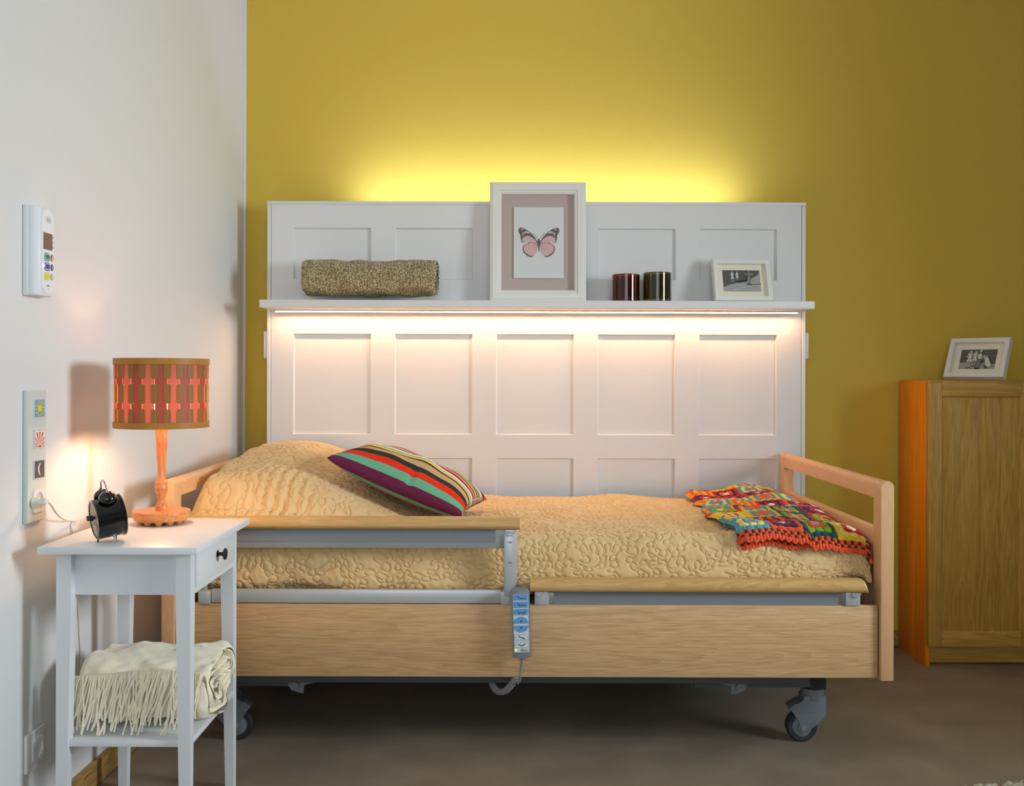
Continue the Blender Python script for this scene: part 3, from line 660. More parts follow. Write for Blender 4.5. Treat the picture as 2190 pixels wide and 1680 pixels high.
def build_quilt():
    L = Q0-(QF+QR)+QR*PI/2+0.145
    nx, nt_ = 1500, 840
    X, T = np.meshgrid(np.linspace(-0.932, 1.036, nx), np.linspace(0, L, nt_), indexing='ij')
    p = qsurf(X, T); n = normals(p)
    if n[nx//2, 10, 2] < 0: n = -n
    d = jigsaw(X, T, 0.052)
    h = 0.0030*(1-np.exp(-d/0.0016))+0.0026*(1-np.exp(-d/0.006))
    g, _, _ = waves(X, T, 0.022, 12, 8, 0.6); g2, _, _ = waves(X, T, 0.3, 8, 9, 0.8)
    h = h+0.00028*g*(h/0.005)+0.0030*g2
    # gathers running down the near face of the pillow hump
    c = np.exp(-((X+0.66)/0.10)**2)*sm(0.55, 0.8, T)*(1-sm(0.95, 1.05, T)); h = h+0.004*c*np.sin(X*190+T*18)
    return gridmesh('bedspread', p+n*h[..., None], M['quilt'])
M['quilt'] = cloth_mat('quilted_cotton', lin(222, 188, 132), lin(230, 198, 144), 8, bump=0.15, bscale=700, sheen=0.15)
q = build_quilt(); tag(q, 'beige quilted bedspread covering the mattress and pillow of the bed', 'bedspread')

# ------------------------------------------------------------------ striped cushion
def cushion():
    m = bpy.data.materials.new('striped_cotton'); m.use_nodes = True; nt = m.node_tree; b = nt.nodes['Principled BSDF']
    b.inputs['Roughness'].default_value = 0.9; b.inputs['Specular IOR Level'].default_value = 0.15
    at = nt.nodes.new('ShaderNodeAttribute'); at.attribute_name = 'stripe'
    r = nt.nodes.new('ShaderNodeValToRGB'); r.color_ramp.interpolation = 'CONSTANT'
    st = [(0, (112, 42, 74)), (.045, (112, 178, 142)), (.115, (232, 52, 26)), (.205, (36, 54, 50)), (.285, (206, 168, 118)), (.365, (66, 46, 78)), (.40, (246, 222, 20)), (.445, (128, 186, 186)), (.48, (240, 226, 216)), (.53, (168, 58, 66)), (.575, (236, 170, 170)), (.605, (84, 40, 40)), (.635, (232, 226, 90)), (.67, (70, 88, 112)), (.705, (240, 120, 104)), (.74, (62, 150, 84)), (.79, (240, 226, 200)), (.85, (60, 36, 36)), (.92, (216, 50, 30))]
    e = r.color_ramp.elements; e[0].color = lin(*st[0][1]); e[1].position = st[1][0]; e[1].color = lin(*st[1][1])
    for p_, c_ in st[2:]: k = e.new(p_); k.color = lin(*c_)
    nt.links.new(at.outputs['Fac'], r.inputs['Fac']); nt.links.new(r.outputs['Color'], b.inputs['Base Color'])
    tc = nt.nodes.new('ShaderNodeTexCoord'); n2 = nt.nodes.new('ShaderNodeTexNoise'); n2.inputs['Scale'].default_value = 500; nt.links.new(tc.outputs['Object'], n2.inputs['Vector'])
    bp = nt.nodes.new('ShaderNodeBump'); bp.inputs['Strength'].default_value = 0.2; bp.inputs['Distance'].default_value = 0.001
    nt.links.new(n2.outputs['Fac'], bp.inputs['Height']); nt.links.new(bp.outputs['Normal'], b.inputs['Normal'])
    A = P(699, 978, 3.03); B = P(988, 1104, 2.985); Cc = P(1041, 1068, 3.43)
    A = Vector((A.x, A.y, A.z)); D_ = A+(Cc-B)
    N = 110
    u, v = np.meshgrid(np.linspace(-1, 1, N), np.linspace(-1, 1, N), indexing='ij')
    cen = (A+B+Cc+D_)/4; eu = np.array((B-A)/2+(Cc-D_)/2)/1.0/1; eu = np.array((B-A)/2); ev = np.array((Cc-B)/2)
    nn = np.cross(eu, ev); nn /= np.linalg.norm(nn)
    if nn[2] < 0: nn = -nn
    pu = u*(1-0.075*(1-v**2)*u**2); pv = v*(1-0.075*(1-u**2)*v**2)
    th = (np.clip(1-u**2, 0, 1)**0.42)*(np.clip(1-v**2, 0, 1)**0.42)
    base = np.array(cen)+pu[..., None]*eu+pv[..., None]*ev
    g, _, _ = waves(u*0.25, v*0.25, 0.16, 8, 31, 0.8)
    fold = 0.006*np.exp(-((u-0.05+0.1*v)/0.05)**2)*np.exp(-((v+0.85)/0.35)**2)
    top = base+nn*((0.076*th+0.003*g*th)-fold)[..., None]; bot = base-nn*(0.056*th)[..., None]
    vt = np.concatenate([top.reshape(-1, 3), bot.reshape(-1, 3)]); me = bpy.data.meshes.new('cushion'); q_ = []
    for i in range(N-1):
        for j in range(N-1):
            a = i*N+j; q_.append((a, a+N, a+N+1, a+1)); a += N*N; q_.append((a, a+1, a+N+1, a+N))
    org = np.array([cen.x, cen.y, cen.z-0.05])
    me.from_pydata([tuple(x) for x in (vt-org)], [], q_)
    s_ = me.attributes.new('stripe', 'FLOAT', 'POINT'); vb = (v+1)/2; al = np.cumsum(np.concatenate([np.zeros((N, 1)), np.linalg.norm(np.diff(top, axis=1), axis=-1)], 1), 1); al = al/al[:, -1:]; ab = np.cumsum(np.concatenate([np.zeros((N, 1)), np.linalg.norm(np.diff(bot, axis=1), axis=-1)], 1), 1); vb = ab/ab[:, -1:]
    sv = np.concatenate([al.ravel(), np.where(v < -0.955, 0.02, np.where(v < -0.80, 0.08, np.where(v < -0.60, 0.16, np.where(v < -0.4, 0.08, 0.02)))).ravel()])
    s_.data.foreach_set('value', np.clip(sv, 0, 0.999).astype(np.float32))
    bm = bmesh.new(); bm.from_mesh(me); bmesh.ops.remove_doubles(bm, verts=bm.verts, dist=1e-5); bmesh.ops.recalc_face_normals(bm, faces=bm.faces); bm.to_mesh(me); bm.free()
    me.polygons.foreach_set('use_smooth', [True]*len(me.polygons)); me.materials.append(m)
    o = bpy.data.objects.new('cushion', me); C.objects.link(o); o.location = org
    tag(o, 'square cushion with bold multicoloured stripes leaning on the covered pillow', 'cushion')
cushion()

# ------------------------------------------------------------------ crochet blanket of granny squares
def crochet():
    L1 = Q0-(QF+QR)
    SQ = 0.0935
    pal = {'o': (240, 120, 40), 'y': (246, 196, 40), 'r': (206, 34, 34), 'b': (86, 158, 176), 'n': (60, 38, 84), 'g': (134, 186, 40), 'w': (244, 224, 206), 'm': (150, 36, 62), 'k': (84, 46, 22), 'c': (236, 92, 54), 't': (34, 82, 84), 'l': (240, 222, 116), 'p': (226, 170, 182), 'q': (250, 156, 30)}
    P_ = {k: np.array(lin(*v)[:3]) for k, v in pal.items()}
    sets = ['cbly'.replace('y', 'b'), 'wmnr', 'pcgt', 'wrly', 'wrnr', 'bgyq', 'cblb', 'wnmc', 'oycq', 'wrnm', 'bygq', 'rgok', 'wcnr', 'coby', 'kogr', 'lgbq', 'wyoq', 'crlb']
    near = ['cblb', 'wmnc', 'pcgt', 'wrly']; second = ['lbyb', 'rkom', 'woqk', 'pogt']
    rs = np.random.RandomState(5)
    def sheet(name, x0, x1, t0, t1, off, res, seed, fold, edge, colour_shift=0):
        nx, nt_ = int((x1-x0)/res), int((t1-t0)/res)
        U, T = np.meshgrid(np.linspace(x0, x1, nx), np.linspace(t0, t1, nt_), indexing='ij')
        dist_l = U-x0; dist_f = t1-T
        # colour and relief
        bw = 0.028
        gu = (U-x0)/SQ; gv = (t1-bw-T)/SQ
        iu = np.floor(gu).astype(int); iv = np.floor(gv).astype(int)
        lu = gu-iu-0.5; lv = gv-iv-0.5
        r = np.maximum(np.abs(lu), np.abs(lv)); ring = np.clip((r/0.125).astype(int), 0, 3)
        per = np.where(np.abs(lu) > np.abs(lv), lv, lu)
        ncl = np.array([1.0, 2.0, 3.0, 4.0])[ring]
        w_ = ncl/(2*(ring+1)*0.125)
        cp = per*w_+0.5*(ncl % 2); cf = (cp-np.floor(cp)-0.5)*2; cf = cf+0.18*np.sin(lu*37+ring*2+iu*1.7)*np.sin(lv*31+iv)
        rr = (r/0.125-ring-0.5)*2; blob = 1-np.abs(cf*1.06)**2.4-np.abs(rr*0.98)**2.4
        hgt = 0.0052*np.clip(blob, 0, 1)**0.5+0.0004
        col = np.zeros(U.shape+(3,))
        code = np.empty((64, 64, 4), dtype=int); keys = list(P_.keys())
        arr = np.array([P_[k] for k in keys])
        for a in range(64):
            for b in range(64):
                s_ = near[a % 4] if b == 0 else second[a % 4] if b == 1 else sets[rs.randint(len(sets))]
                code[a, b] = [keys.index(ch_) for ch_ in s_]
        ci = code[np.clip(iu, 0, 63), np.clip(iv, 0, 63), ring]
        # gaps between clusters show the neighbouring round
        ci2 = code[np.clip(iu, 0, 63), np.clip(iv, 0, 63), np.clip(ring+1, 0, 3)]
        ci = np.where((blob < 0.0) & (ring < 3), ci2, ci)
        col = arr[ci]
        # border: rows of brown and coral clusters, coral hem
        def border(dist, along, sel):
            nonlocal col, hgt
            row = np.clip((dist/0.0095).astype(int), 0, 2); al = along/0.0185+0.5*(row % 2); cl = np.floor(al).astype(int)
            inn_ = (np.abs(al-cl-0.5) < 0.27)[..., None]; bcol = np.where(inn_, P_['c'], P_['k']); bcol = np.where((row == 0)[..., None], P_['c'], bcol)
            bh = 0.0048*(0.3+0.7*np.abs(np.sin(2*PI*(al-0.25)))**0.7)*np.abs(np.sin(PI*np.clip(dist/0.0095-row, 0, 1)))**0.6
            col = np.where(sel[..., None], bcol, col); hgt = np.where(sel, bh, hgt)
        border(dist_f, U, dist_f < bw)
        if edge: border(x1-U, T, (x1-U) < bw)
        f, _, _ = waves(U, T, 0.0045, 8, 2, 0.5); hgt = hgt+0.0004*f
        # lay it on the bedspread
        wob = 0.006*np.sin(T*38+seed)*np.exp(-dist_l/0.04)
        scal = 0.004*np.abs(np.sin(U/0.0185*PI+seed))*sm(0.02, 0.0, dist_f)
        Xw = U+wob+fold(U, T)[0]; Tw = T+scal-0.004*(dist_f < 0.012)+fold(U, T)[1]
        p = qsurf(np.clip(Xw, -1, 1.0405), Tw, True); n = normals(p)
        if n[nx//2, 5, 2] < 0: n = -n
        base = off+fold(U, T)[2]
        base = base*np.clip(dist_l/0.018, 0.35, 1)**0.5
        q_ = p+n*(base+hgt)[..., None]
        q_[..., 0] = np.minimum(q_[..., 0], 1.0415)
        return q_, col
    m = mat('crochet_wool', (1, 1, 1, 1), 0.95, spec=0.1, sheen=0.2); at = m.node_tree.nodes.new('ShaderNodeVertexColor'); at.layer_name = 'col'
    m.node_tree.links.new(at.outputs['Color'], m.node_tree.nodes['Principled BSDF'].inputs['Base Color'])
    root = thing('crochet_blanket', 'colourful crochet blanket of granny squares spread over the foot of the bed', 'blanket', (0.86, 3.3, 0.63))
    def fold_top(U, T):
        far = 1-sm(0.05, 0.5, T)
        z = 0.012+0.026*far*np.exp(-((U-0.93)/0.12)**2)+0.018*np.exp(-((T-0.60+0.4*(U-0.7))/0.035)**2)*sm(0.0, 0.1, U-0.66)*0.6
        z = z+0.006*np.sin(T*21+U*9)+0.004*np.sin(U*31-T*8)+0.010*sm(0.72, 0.80, T)*np.exp(-((U-0.72)/0.07)**2)
        x = -0.03*np.exp(-((T-0.62)/0.14)**2)*np.exp(-(U-0.66)/0.1)
        return x, 0.018*sm(0.852, 0.872, U)*sm(0.55, 0.85, T)-0.008*sm(0.93, 1.04, U)*sm(0.55, 0.85, T)+0.004*np.sin(U*47)*sm(0.6, 0.9, T), z+0.006*(1-sm(0.850, 0.874, U))*sm(0.6, 0.85, T)
    def fold_low(U, T):
        return 0*U, -0.004*sm(0.90, 1.04, U)+0.006*np.sin(U*40), 0.004+0.002*np.sin(U*60)
    T_end = L1+QR*PI/2-0.034
    a, ca = sheet('upper', 0.664, 0.664+4*SQ+0.006, 0.02, T_end-0.004, 0.012, 0.00115, 1, fold_top, True)
    gridmesh('upper_layer', a, m, root, colors=ca)
    b, cb = sheet('lower', 0.668, 0.93, L1-0.30, T_end+0.002, 0.009, 0.0018, 2, fold_low, False)
    gridmesh('lower_layer', b, m, root, colors=cb)
crochet()

# ------------------------------------------------------------------ hand control of the bed
hc_o = P(1114, 1331, 2.78)
hc = thing('bed_hand_control', 'grey hand control with blue buttons hanging on the bed side rail', 'remote control', hc_o, (0, math.radians(-1.6), 0), local=True)
hw, hh = 0.0515, 0.190
bb = prism(rrect(0, 0, hw, hh, 0.009), -0.010, 0.012, 'Y', 0.002)
obj('body', bb, M['grey_plastic'], hc)
hook = obj('hook', bx(-0.014, 0.014, 0.010, 0.026, 0.055, 0.085, 0.002), M['grey_plastic'], hc)
plate = mat('hand_control_face', lin(214, 220, 222), 0.4); blue = mat('button_blue', lin(104, 160, 206), 0.4); navy = mat('symbol_navy', lin(34, 36, 84), 0.5)
fp = obj('faceplate', prism(rrect(0.0005, 0.001, 0.042, 0.160, 0.002), -0.0108, -0.009, 'Y'), plate, hc)
def local_z(py): return (1331-py)*2.78/F
icons = {0: [(-.011, .004), (-.003, -.003), (.012, -.003)], 1: [(-.011, .004), (-.003, -.004), (.002, 0), (.007, -.003), (.012, -.003)]}
def line(pts, w_, y0, y1):
    return merge(*[prism([(a[0]-(b[1]-a[1])/max(1e-6, math.hypot(b[0]-a[0], b[1]-a[1]))*w_, a[1]+(b[0]-a[0])/max(1e-6, math.hypot(b[0]-a[0], b[1]-a[1]))*w_),
                          (b[0]-(b[1]-a[1])/max(1e-6, math.hypot(b[0]-a[0], b[1]-a[1]))*w_, b[1]+(b[0]-a[0])/max(1e-6, math.hypot(b[0]-a[0], b[1]-a[1]))*w_),
                          (b[0]+(b[1]-a[1])/max(1e-6, math.hypot(b[0]-a[0], b[1]-a[1]))*w_, b[1]-(b[0]-a[0])/max(1e-6, math.hypot(b[0]-a[0], b[1]-a[1]))*w_),
                          (a[0]+(b[1]-a[1])/max(1e-6, math.hypot(b[0]-a[0], b[1]-a[1]))*w_, a[1]-(b[0]-a[0])/max(1e-6, math.hypot(b[0]-a[0], b[1]-a[1]))*w_)], y0, y1, 'Y') for a, b in zip(pts[:-1], pts[1:])])
Yb = -0.0114
for k, (py, kind) in enumerate(((1275, 0), (1290.5, 1), (1306, 2))):
    z = local_z(py); bt = obj('button', prism(rrect(0.0005, z, 0.0395, 0.0165, 0.001), Yb-0.0006, -0.0105, 'Y'), blue, hc); bt['label'] = 'blue button'
    if kind < 2: pts = [(a+0.003, z+b) for a, b in icons[kind]]; bm = line(pts, 0.0007, Yb-0.0012, Yb-0.0006)
    else: bm = merge(line([(-.006, z+.005), (-.006, z-.002), (.012, z-.002), (.012, z+.004)], 0.0006, Yb-0.0012, Yb-0.0006), line([(-.003, z-.002), (-.003, z-.005)], 0.0006, Yb-0.0012, Yb-0.0006), line([(.009, z-.002), (.009, z-.005)], 0.0006, Yb-0.0012, Yb-0.0006))
    bm = merge(bm, prism(ell(-0.0155, z, 0.001, 0.001, 10), Yb-0.0012, Yb-0.0006, 'Y'))
    obj('symbol', bm, navy, bt)
for py, a0, s in ((1330.5, 0, 1), (1335, 180, -1)):
    z = local_z(py); bt = obj('button', prism(ell(0.0005, z, 0.0205, 0.0185, 24, a0, a0+180), Yb-0.0006, -0.0105, 'Y'), blue, hc); bt['label'] = 'blue half round button'
    zz = z+s*0.0065; obj('symbol', prism([(-.0035, zz-s*.002), (.0045, zz-s*.002), (.0005, zz+s*.0025)], Yb-0.0012, Yb-0.0006, 'Y'), navy, bt)
for k, py in enumerate((1360, 1376)):
    z = local_z(py); bt = obj('button', merge(prism(rrect(0.0005, z, 0.0395, 0.0165, 0.001), Yb-0.0002, -0.0105, 'Y'), prism(rrect(0.0005, z, 0.0375, 0.0145, 0.001), Yb-0.0006, -0.0105, 'Y'), mats=[0, 1]), [mat('button_rim', lin(150, 164, 176), 0.5), plate], hc)
    pts = [(-.007, z+.005), (-.001, z-.001), (.004, z-.001), (.010, z-.005)] if k == 0 else [(-.009, z+.003), (-.003, z-.002), (.004, z-.002), (.011, z+.003)]
    obj('symbol', merge(line(pts, 0.0010, Yb-0.0012, Yb-0.0006), prism(ell(-0.0155, z, 0.001, 0.001, 10), Yb-0.0012, Yb-0.0006, 'Y')), navy, bt)
obj('indicator_light', prism(ell(-0.0155, local_z(1387), 0.0022, 0.0022, 16), Yb-0.0006, -0.0105, 'Y'), mat('indicator', lin(210, 220, 60), 0.4, emit=lin(220, 240, 60), estr=1.5), hc)
def text(name, s, size, m, parent, loc, rot, align='LEFT', th=0.0002):
    cu = bpy.data.curves.new(name, 'FONT'); cu.body = s; cu.size = size; cu.extrude = th; cu.align_x = align; cu.space_line = 0.8
    tmp = bpy.data.objects.new(name, cu); C.objects.link(tmp)
    dg = bpy.context.evaluated_depsgraph_get(); me = bpy.data.meshes.new_from_object(tmp.evaluated_get(dg))
    bpy.data.objects.remove(tmp); me.materials.clear(); me.materials.append(m)
    o = bpy.data.objects.new(name, me); C.objects.link(o); o.parent = parent; o.location = loc; o.rotation_euler = rot; return o
text('lettering', 'wissner-\nbosserhoff', 0.0048, mat('grey_ink', lin(90, 92, 98), 0.6), fp, (-0.002, Yb-0.0001, local_z(1387)), (PI/2, 0, 0))
# cable with strain relief and coiled part
cb_ = []
def hl(px, py, Y): return P(px, py, Y)-hc_o
pts = [hl(1115, 1404, 2.782), hl(1114, 1412, 2.782), hl(1112, 1425, 2.784), hl(1109, 1445, 2.786), hl(1107, 1458, 2.80)]
bm = merge(lathe([(0.001, -0.098), (0.009, -0.098), (0.009, -0.094), (0.001, -0.094)], (0.002, 0.001, 0), 20), tube([pts[0], pts[1], pts[2]], 0.004, 10, [0.006, 0.0035, 0.003]), tube(spline(pts[2:]), 0.0026, 10))
cab = obj('cable', bm, M['grey_plastic'], hc)
path = spline([hl(1107, 1456, 2.80), hl(1100, 1452, 2.805), hl(1088, 1465, 2.815), hl(1075, 1476, 2.83), hl(1060, 1476, 2.85), hl(1050, 1464, 2.87), hl(1048, 1450, 2.89)], 40)
coil = []
for i, p in enumerate(path):
    d = (path[min(i+1, len(path)-1)]-path[max(i-1, 0)]).normalized(); a = d.cross(Vector((0, 1, 0))).normalized(); b = d.cross(a)
    for j in range(3):
        t_ = (i*3+j)/3; w_ = t_*1.15; q_ = p.lerp(path[min(i+1, len(path)-1)], j/3); coil.append(q_+a*0.0075*math.cos(w_)+b*0.0075*math.sin(w_))
obj('coiled_cable', tube(coil, 0.0021, 7), M['grey_plastic'], hc)

# ------------------------------------------------------------------ white side table
X0, X1, Y0, Y1, ZN = -1.036, -0.683, 2.216, 2.668, 0.700
ns = thing('side_table', 'white side table with a drawer and lower shelf between wall and bed', 'side table', ((X0+X1)/2, (Y0+Y1)/2, 0))
obj('table_top', bx(X0, X1, Y0, Y1, ZN-0.0165, ZN, 0.0015), M['white_paint'], ns)
lx0, lx1, ly0, ly1, LW = -1.011, -0.710, 2.256, 2.642, 0.033
for ix in (0, 1):
    for iy in (0, 1):
        a0 = lx0 if ix == 0 else lx1-LW; b0 = ly0 if iy == 0 else ly1-LW; tp = 0.011
        bm = merge(bx(a0, a0+LW, b0, b0+LW, 0.56, ZN-0.0167), frustum(a0+(tp if ix else 0), a0+LW-(0 if ix else tp), b0+(tp if iy else 0), b0+LW-(0 if iy else tp), 0.001, 0.56, a0, a0+LW, b0, b0+LW))
        obj('leg', bm, M['white_paint'], ns, smooth=20)
obj('apron', bx(lx0+LW, lx1-LW, ly0+0.022, ly0+0.038, 0.582, ZN-0.0167), M['white_paint'], ns)
obj('apron', bx(lx0+LW, lx1-LW, ly1-0.025, ly1-0.010, 0.582, ZN-0.0167), M['white_paint'], ns)
obj('apron', bx(lx0+0.006, lx0+0.020, ly0+LW, ly1-LW, 0.582, ZN-0.0167), M['white_paint'], ns)
obj('drawer_rail', bx(lx1-0.024, lx1-0.002, ly0+LW, ly1-LW, 0.582, 0.596), M['white_paint'], ns)
dr = obj('drawer', merge(bx(lx1-0.014, lx1+0.004, ly0+LW+0.003, ly1-LW-0.003, 0.598, ZN-0.019, 0.0015), bx(lx1-0.23, lx1-0.015, ly0+LW+0.012, ly1-LW-0.012, 0.60, 0.67)), M['white_paint'], ns)
kb = P(479, 1192, 2.45); obj('knob', lathe([(0.001, 0), (0.008, 0), (0.0065, 0.002), (0.0045, 0.004), (0.0045, 0.012), (0.008, 0.015), (0.0135, 0.017), (0.0145, 0.019), (0.0125, 0.022), (0.001, 0.024)], (lx1+0.004, 2.452, 0.644), 32, 'X', caps=False), M['knob'], dr)['label'] = 'dark round knob'
obj('lower_shelf', bx(lx0+0.002, lx1-0.002, ly0+0.008, ly1-0.008, 0.2425, 0.2575, 0.001), M['white_paint'], ns)

# ------------------------------------------------------------------ cream wool throw with fringe
wool = cloth_mat('cream_wool', lin(250, 238, 206), lin(255, 248, 224), 60, bump=0.45, bscale=260, sheen=0.6)
tw = thing('wool_throw', 'folded cream wool throw with a long fringe on the lower table shelf', 'throw', (-0.86, 2.44, 0.2585))
tcy, tcz, tay, taz = 2.448, 0.3455, 0.140, 0.085
def throw_disp(p, n, outer, s):
    x = p[..., 0]; g, _, _ = waves(x, p[..., 1]+p[..., 2], 0.16, 8, 4, 0.8); h, _, _ = waves(x, p[..., 1]*1.3+p[..., 2], 0.045, 10, 6, 0.6)
    q_ = p+n*(0.004*g+0.0012*h)[..., None]
    q_[..., 0] += 0.006*np.sin(p[..., 2]*60+p[..., 1]*22)*(x > -0.75)
    q_[..., 2] = np.maximum(q_[..., 2], 0.2590); return q_
spiral_body('body', -0.999, -0.692, tcy, tcz, tay, taz, 3.3, 0.0235, math.radians(163), 110, 420, wool, throw_disp, tw, pw=2.9, endr=0.016)
fr = []
for i in range(112):
    x = -0.990+0.297*(i+0.5*random.random())/112
    if i % 2: x += random.uniform(-0.001, 0.001)
    hem = 0.397+0.006*math.sin(x*21)+(0.006 if x > -0.8 else 0)
    L = random.uniform(0.10, 0.145); sway = random.uniform(-0.03, 0.016)-0.012; ph = random.random()*6.28
    pts = []
    back = random.random() < 0.35
    for k in range(8):
        t_ = k/7; z = hem-L*t_
        zz = max(min((z-tcz)/taz, 0.999), -0.999)
        ys = tcy-tay*(1-abs(zz)**2.9)**(1/2.9)
        ys = ys if z > tcz else tcy-tay-0.001*(tcz-z)/0.01*0.4
        y = min(ys, tcy-tay*0.97)-0.0045-0.004*random.random()-(0.004 if not back else 0)
        xx = x+sway*t_+0.0045*t_*math.sin(ph+t_*6)
        if z < 0.2625: z = 0.2625; y -= 0.006*(k-5) if k > 5 else 0
        xx = min(max(xx, -0.994), -0.690); ylim = 2.293 if (xx < -0.968 or xx > -0.750) else 2.27
        pts.append((xx, max(y, ylim), z))
    fr.append(tube(spline(pts, 3), 0.0021, 6))
fo = obj('fringe', merge(*fr), wool, tw); fo['kind'] = 'stuff'; fo['label'] = 'twisted cream fringe strands'

# ------------------------------------------------------------------ table lamp
lc = Vector((-0.884, 2.572, ZN))
lamp = thing('table_lamp', 'lit pine table lamp with an orange and brown veneer drum shade', 'table lamp', (lc.x, lc.y, ZN+0.0003))
cx, cy = lc.x, lc.y
balls = merge(*[lathe([(max(0.001, 0.0105*math.sin(PI*k/10)), 0.0105-0.0105*math.cos(PI*k/10)) for k in range(11)], (cx+0.052*math.cos(2*PI*j/12+.2), cy+0.052*math.sin(2*PI*j/12+.2), ZN+0.0003), 16, caps=False) for j in range(12)])
b0 = obj('base', lathe([(0.001, 0.0095), (0.060, 0.0095), (0.066, 0.011), (0.0715, 0.024), (0.0715, 0.032), (0.070, 0.034), (0.001, 0.034)], (cx, cy, ZN), 64, caps=False), M['pine_x'], lamp)
obj('ball_feet', balls, M['pine'], b0)
obj('stem', lathe([(0.001, 0.034), (0.015, 0.034), (0.0155, 0.043), (0.013, 0.048), (0.0095, 0.055), (0.009, 0.064), (0.012, 0.076), (0.0155, 0.084), (0.0158, 0.088), (0.0145, 0.0885), (0.0145, 0.0895), (0.0158, 0.090), (0.0160, 0.098), (0.0150, 0.0995), (0.0150, 0.1005), (0.0158, 0.102), (0.0155, 0.107), (0.011, 0.113), (0.0100, 0.120), (0.0115, 0.16), (0.0135, 0.20), (0.0158, 0.241), (0.0150, 0.243), (0.001, 0.243)], (cx, cy, ZN), 40, caps=False), M['pine'], lamp)
obj('lamp_holder', lathe([(0.001, 0.243), (0.014, 0.243), (0.0165, 0.249), (0.0165, 0.258), (0.001, 0.258)], (cx, cy, ZN), 32, caps=False), M['white'], lamp)
bulbm = mat('bulb', lin(255, 240, 214), 0.4, emit=(1.0, 0.66, 0.36, 1), estr=92)
zb_ = ZN+0.258
bulb = obj('light_bulb', lathe([(0.001, 0), (0.013, 0.001), (0.014, 0.012), (0.022, 0.028), (0.029, 0.045), (0.030, 0.055), (0.027, 0.068), (0.018, 0.079), (0.001, 0.084)], (cx, cy, zb_), 32, caps=False), bulbm, lamp); bulb['label'] = 'glowing bulb'
def veneer(name, c, tr, w_=0.35):
    m = bpy.data.materials.new(name); m.use_nodes = True; nt = m.node_tree; b = nt.nodes['Principled BSDF']; L = nt.links
    b.inputs['Roughness'].default_value = 0.5; b.inputs['Specular IOR Level'].default_value = 0.3
    tc = nt.nodes.new('ShaderNodeTexCoord'); g = nt.nodes.new('ShaderNodeMapping'); g.inputs['Scale'].default_value = (300, 300, 12); L.new(tc.outputs['Object'], g.inputs['Vector'])
    n = nt.nodes.new('ShaderNodeTexNoise'); n.inputs['Scale'].default_value = 1; L.new(g.outputs[0], n.inputs['Vector'])
    r = nt.nodes.new('ShaderNodeValToRGB'); r.color_ramp.elements[0].color = tuple(x*0.75 for x in c[:3])+(1,); r.color_ramp.elements[1].color = c
    L.new(n.outputs['Fac'], r.inputs['Fac']); L.new(r.outputs['Color'], b.inputs['Base Color'])
    t = nt.nodes.new('ShaderNodeBsdfTranslucent'); t.inputs['Color'].default_value = tr
    mx = nt.nodes.new('ShaderNodeMixShader'); mx.inputs[0].default_value = w_
    L.new(b.outputs[0], mx.inputs[1]); L.new(t.outputs[0], mx.inputs[2]); L.new(mx.outputs[0], nt.nodes['Material Output'].inputs['Surface'])
    return m
v_red = veneer('veneer_red', lin(206, 106, 84), lin(225, 100, 70), 0.04); v_dark = veneer('veneer_dark_red', lin(160, 78, 58), lin(190, 70, 44), 0.025)
v_olive = veneer('veneer_olive', lin(150, 110, 52), lin(150, 80, 20), 0.015)
v_hoop = veneer('veneer_hoop', lin(190, 128, 50), lin(150, 80, 20), 0.02)
R_ = 0.1145; zs0, zs1 = ZN+0.246, ZN+0.4215
hoops = [lathe([(R_+0.0028, z0), (R_+0.0028, z1), (R_+0.0014, z1), (R_+0.0014, z0), (R_+0.0028, z0)], (cx, cy, 0), 96, caps=False) for z0, z1 in ((zs0, zs0+0.0155), (zs1-0.0155, zs1))]
sh = obj('lamp_shade', hoops[0], v_hoop, lamp); obj('hoop', hoops[1], v_hoop, sh); sh['label'] = 'drum shade of interlaced veneer slats'
def slat(ang0, prof_, r, th=0.0005):
    """prof_: list of (z fraction, half width rad)"""
    bm = bmesh.new(); rows_ = []
    for zf, hwd in prof_:
        z = zs0+(zs1-zs0)*zf; row = []
        for s in np.linspace(-1, 1, 5):
            a = ang0+s*hwd; row.append(bm.verts.new((cx+r*math.cos(a), cy+r*math.sin(a), z)))
        rows_.append(row)
    for a, b in zip(rows_[:-1], rows_[1:]):
        for k in range(4): bm.faces.new((a[k], a[k+1], b[k+1], b[k]))
    return bm
pit = 2*PI/24; bulge = pit/2-0.0035; neck = 0.070
def fz(y): return (650-y)/565.0
sp = [(0.02, neck), (fz(500), neck), (fz(490), bulge), (fz(450), bulge), (fz(440), neck), (fz(300), neck), (fz(290), bulge), (fz(250), bulge), (fz(240), neck), (0.98, neck)]
for i in range(24):
    a = -PI/2+math.radians(3)+i*pit
    o = obj('slat', slat(a, sp, R_), v_red if i % 2 == 0 else v_dark, sh)
    ao = a+pit/2; wq = pit/2-neck+0.012
    bs = [slat(ao, [(0.02, wq), (fz(503), wq), (fz(490), wq*0.55)], R_+0.0009), slat(ao, [(fz(448), wq*0.6), (fz(435), wq), (fz(305), wq), (fz(292), wq*0.6)], R_+0.0012), slat(ao, [(fz(250), wq*0.55), (fz(238), wq), (0.98, wq)], R_+0.0009)]
    obj('slat', merge(*bs), v_olive, sh)
